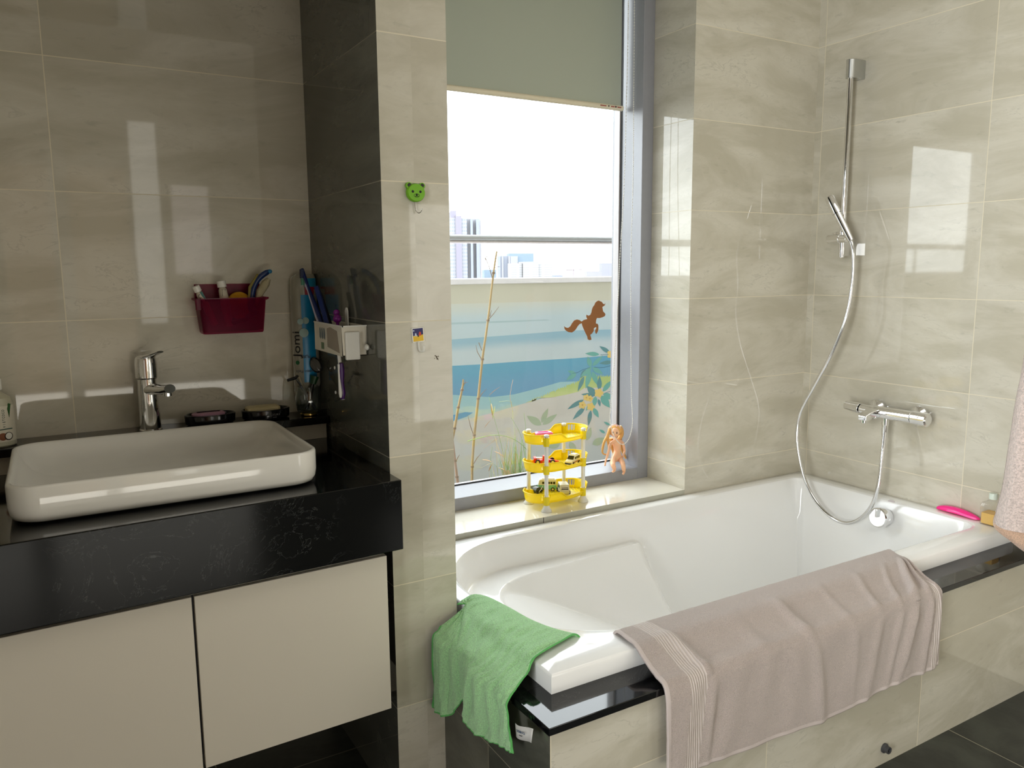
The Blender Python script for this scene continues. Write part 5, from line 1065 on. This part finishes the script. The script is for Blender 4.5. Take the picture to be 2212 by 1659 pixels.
# plants on the terrace
cane = mat('dry_cane', col(176, 150, 104), .7, 0, .1, 12); cane2 = mat('pinkish_cane', col(170, 140, 118), .7, 0, .1, 12); twig = mat('dry_twig', col(140, 118, 98), .8)
def canep(pts, y, r, label, mtl, twigs):
    P_ = [W(u, v, 'Y', y) for u, v in pts]; base = P_[-1].copy(); dr = (P_[-1]-P_[-2]).normalized(); k_ = P_[-1].z/max(.05, -dr.z); base = P_[-1]+dr*k_; base.z = 0
    t = thing('bamboo_cane', label, 'cane', base, 'dry canes on the terrace')
    Q = P_+[base]; n_ = len(Q); b = B(); b.tube(spl(Q, 40), [lerp(r*.62, r, min(1, k/20)) for k in range(40)], 10); b.make('stem', mtl, t)
    b = B()
    for k in range(1, n_-1): b.tube([Q[k]+Vector((0, 0, .004)), Q[k]-Vector((0, 0, .004))], r*1.25, 10)
    b.make('node_ring', twig, t)
    for tw_ in twigs: B().tube([W(u, v, 'Y', y) for u, v in tw_], [.0016]*(len(tw_)-1)+[.0006], 6).make('side_twig', twig, t)
canep([(1073, 543), (1066, 590), (1054, 692), (1042, 776), (1033, 861), (1024.5, 940), (1020, 1008), (1019.5, 1042)], 2.95, .0058, 'tall dry bamboo cane rising past the mural, tallest on the terrace', cane,
      [[(1064, 603), (1056, 574), (1048, 556), (1050, 543)], [(1050, 562), (1041, 550)], [(1051, 556), (1056, 541)], [(1058, 580), (1046, 579)], [(1066, 578), (1080, 576)], [(1054, 692), (1066, 678), (1078, 662)], [(1058, 684), (1062, 670)], [(1040, 776), (1031, 760), (1028, 745)], [(1041, 757), (1034, 740), (1040, 742)], [(1034, 862), (1041, 850), (1051, 840)], [(1023, 940), (1016, 920), (1011, 898)], [(1022, 1004), (1030, 990), (1042, 976)]])
canep([(1001, 820), (998, 842), (990, 880), (982, 925), (975, 960)], 2.85, .0055, 'shorter split-topped cane left of the tallest cane', cane, [[(998, 840), (1003, 828), (1011, 825)], [(998, 842), (1006, 822)], [(998, 840), (999, 818)]])
canep([(978, 950), (983, 995), (987, 1030), (990, 1050)], 2.75, .0060, 'pinkish dry cane at the lower left corner of the pane', cane2, [[(984, 998), (989, 988), (993, 982)]])
# grass tuft
t = thing('grass_clump', 'tuft of green and straw-coloured weeds growing behind the toy rack', 'plant', W(1115, 1045, 'Y', 2.9)*1)
gx = WL(t).x; WLz = 0
t.location = (gx, 2.9, 0); _loc[t.name] = Vector((gx, 2.9, 0))
gmats = [mat('blade_green', col(138, 170, 96), .7), mat('blade_straw', col(204, 178, 128), .8), mat('blade_pale', col(190, 200, 140), .7), mat('leaf_russet', col(206, 164, 124), .8)]
b = B()
def blade(p0_, p1_, wd, bend, m_):
    p0_, p1_ = Vector(p0_), Vector(p1_); mid = (p0_+p1_)/2+Vector(bend); Q = spl([p0_, mid, p1_], 8); sd_ = Vector((.86, .5, 0)); 
    b.rings([[Q[k]-sd_*wd*math.sin(PI*(k+.6)/8.4)*.5 for k in range(8)], [Q[k]+sd_*wd*math.sin(PI*(k+.6)/8.4)*.5+Vector((0, .0012, 0)) for k in range(8)]], m_, close=False)
random.seed(3)
for k in range(170):
    u0 = random.gauss(1118, 17); v1_ = random.uniform(935, 1035) if k % 3 else random.uniform(985, 1045); u1 = u0+random.gauss(0, 16)
    y = 2.9+random.uniform(-.06, .08); p1_ = W(u1, v1_, 'Y', y); p0_ = W(min(1150, max(1085, u0)), 1050, 'Y', y); p0_.z = p0_.z-.12
    blade(p0_, p1_, random.uniform(.003, .007), (random.uniform(-.02, .02), 0, random.uniform(0, .02)), random.choice((0, 0, 0, 2, 2, 1)))
for (u0, v0, u1, v1_, w_, m_) in ((1056, 855, 1080, 836, .010, 3), (1064, 898, 1061, 872, .016, 1), (1064, 905, 1069, 878, .012, 2), (1046, 925, 1060, 908, .008, 3), (1075, 950, 1044, 970, .010, 3), (1086, 943, 1062, 955, .014, 3), (1062, 998, 1042, 993, .008, 3), (1063, 1002, 1056, 1018, .014, 3), (1038, 1012, 1064, 1000, .005, 1), (1090, 988, 1068, 975, .008, 3), (1095, 1015, 1102, 1045, .05, 3), (1112, 1040, 1115, 960, .012, 1), (1076, 1010, 1096, 1020, .010, 1)):
    blade(W(u0, v0, 'Y', 2.88), W(u1, v1_, 'Y', 2.88), w_, (0, 0, .003), m_)
g1 = b.make('blades', gmats, t, smooth=60, fix=False, solid=.0005); g1['kind'] = 'stuff'
st = [[(1056, 857), (1064, 885), (1068, 905), (1077, 937), (1086, 975), (1100, 1040)], [(1105, 867), (1108, 900), (1112, 940), (1115, 985), (1116, 1045)], [(1132, 892), (1136, 940), (1128, 985), (1122, 1045)], [(1010, 953), (1035, 946), (1065, 940), (1095, 943), (1120, 955), (1140, 975), (1150, 1010)], [(1104, 902), (1118, 925), (1128, 950), (1134, 980), (1130, 1040)], [(1063, 965), (1060, 995), (1062, 1040)], [(1078, 868), (1096, 866), (1105, 869)], [(1108, 820), (1104, 840), (1102, 860), (1108, 890)], [(1060, 1000), (1074, 1010), (1075, 1045)]]
for k, s_ in enumerate(st): B().tube(spl([W(u, v, 'Y', 2.9) for u, v in s_], 24), [.0022 if k == 3 else .0011]*24, 6, sq=.6).make('weed_stalk', gmats[(0, 2, 0, 0, 0, 0, 2, 3, 0)[k]], t)
pb_ = W(1116, 1045, 'Y', 2.9)
planter = thing('planter_box', 'low grey planter trough holding the weeds and canes', 'planter', (1.5, 2.9, 0))
B().box(.6, 3.0, 2.66, 3.08, 0, .30).make('trough', mat('planter_grey', col(128, 128, 122), .8), planter, smooth=0, bevel=.01)
B().box(.63, 2.97, 2.69, 3.05, .30, .305).make('soil', mat('soil_brown', col(84, 70, 54), .95), planter, smooth=0)

# ------------------------------------------------------------------ city beyond
struct(B().box(-3000, 3000, 60, 2990, -61, -60).make('trim_5', mat('hazy_ground', (.17, .165, .172, 1), .9, 0, .06, .02), smooth=0))
HZ = lambda r, g, b_: tuple(lin(x)*.27 for x in (r, g, b_))+(1,)  # distance haze is put into these pale city colours
RTL = Vector((math.cos(YAW+.13), math.sin(YAW+.13), 0)); FWL = Vector((-RTL.y, RTL.x, 0))
def building(label, D_, parts, group=None, cat='building', name='apartment_tower'):
    """parts: (name,u0,u1,vtop,vbottom,extra depth,material)"""
    us = [p[1] for p in parts]+[p[2] for p in parts]; uc = (min(us)+max(us))/2
    dr = CR*((uc-1106)/FPX)-CU*((577-829.5)/FPX)+CF; dr.z = 0; k_ = D_/dr.length; org = Vector((dr.x*k_, dr.y*k_, -60))
    t = thing(name, label, cat, org, group, rot=(0, 0, math.atan2(RTL.y, RTL.x)))
    mppx = D_/math.hypot(FPX, uc-1106)*1.0
    for nm, u0, u1, vt, vb, dp, mt_ in parts:
        x0, x1 = (u0-uc)*mppx, (u1-uc)*mppx; zt = CAMH+60+(577-vt)*mppx; zb = 0 if vb is None else CAMH+60+(577-vb)*mppx
        B().box(x0, x1, -dp, 12+dp*.2, zb, zt).make(nm, mt_, t, smooth=0, local=True)
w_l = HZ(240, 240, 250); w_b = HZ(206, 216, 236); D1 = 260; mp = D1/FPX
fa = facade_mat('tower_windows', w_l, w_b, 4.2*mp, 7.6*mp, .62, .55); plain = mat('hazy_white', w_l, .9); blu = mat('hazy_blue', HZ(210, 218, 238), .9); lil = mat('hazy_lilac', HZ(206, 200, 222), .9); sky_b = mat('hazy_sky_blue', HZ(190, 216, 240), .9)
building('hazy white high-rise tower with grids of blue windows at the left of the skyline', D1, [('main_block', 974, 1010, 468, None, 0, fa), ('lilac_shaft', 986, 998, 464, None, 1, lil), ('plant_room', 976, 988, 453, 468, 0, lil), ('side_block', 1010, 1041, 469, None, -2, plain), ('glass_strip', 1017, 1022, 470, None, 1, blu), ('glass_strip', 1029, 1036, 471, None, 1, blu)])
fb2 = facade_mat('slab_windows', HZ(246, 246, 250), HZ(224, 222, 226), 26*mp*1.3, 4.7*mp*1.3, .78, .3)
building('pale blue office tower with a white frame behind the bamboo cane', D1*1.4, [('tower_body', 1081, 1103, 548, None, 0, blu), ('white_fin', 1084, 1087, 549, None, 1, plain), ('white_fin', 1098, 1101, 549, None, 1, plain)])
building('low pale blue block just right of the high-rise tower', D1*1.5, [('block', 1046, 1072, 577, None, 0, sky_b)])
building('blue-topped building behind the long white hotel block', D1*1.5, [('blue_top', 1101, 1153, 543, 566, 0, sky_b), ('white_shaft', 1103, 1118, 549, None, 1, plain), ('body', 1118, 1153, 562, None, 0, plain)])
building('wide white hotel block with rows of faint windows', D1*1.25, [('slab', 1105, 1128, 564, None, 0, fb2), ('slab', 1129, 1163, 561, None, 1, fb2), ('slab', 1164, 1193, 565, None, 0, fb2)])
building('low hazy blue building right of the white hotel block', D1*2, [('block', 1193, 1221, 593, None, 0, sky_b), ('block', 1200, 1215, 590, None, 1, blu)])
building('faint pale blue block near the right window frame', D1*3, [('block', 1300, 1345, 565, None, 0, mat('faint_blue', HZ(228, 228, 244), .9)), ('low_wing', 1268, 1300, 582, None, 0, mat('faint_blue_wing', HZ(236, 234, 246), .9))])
t = thing('tower_crane', 'thin hazy construction crane on the skyline', 'crane', (0, 0, 0)); k_ = D1*1.8
pc = lambda u, v: (CR*((u-1106)/FPX)-CU*((v-829.5)/FPX)+CF)*(k_)+Vector((0, 0, CAMH))
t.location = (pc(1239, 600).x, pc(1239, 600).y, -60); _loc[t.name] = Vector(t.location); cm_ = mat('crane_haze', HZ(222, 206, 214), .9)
B().tube([Vector((pc(1239, 600).x, pc(1239, 600).y, -60)), pc(1239, 581)], .35, 6).make('mast', cm_, t); B().tube([pc(1223, 583.5), pc(1258, 582.5)], .35, 6).make('jib', cm_, t)
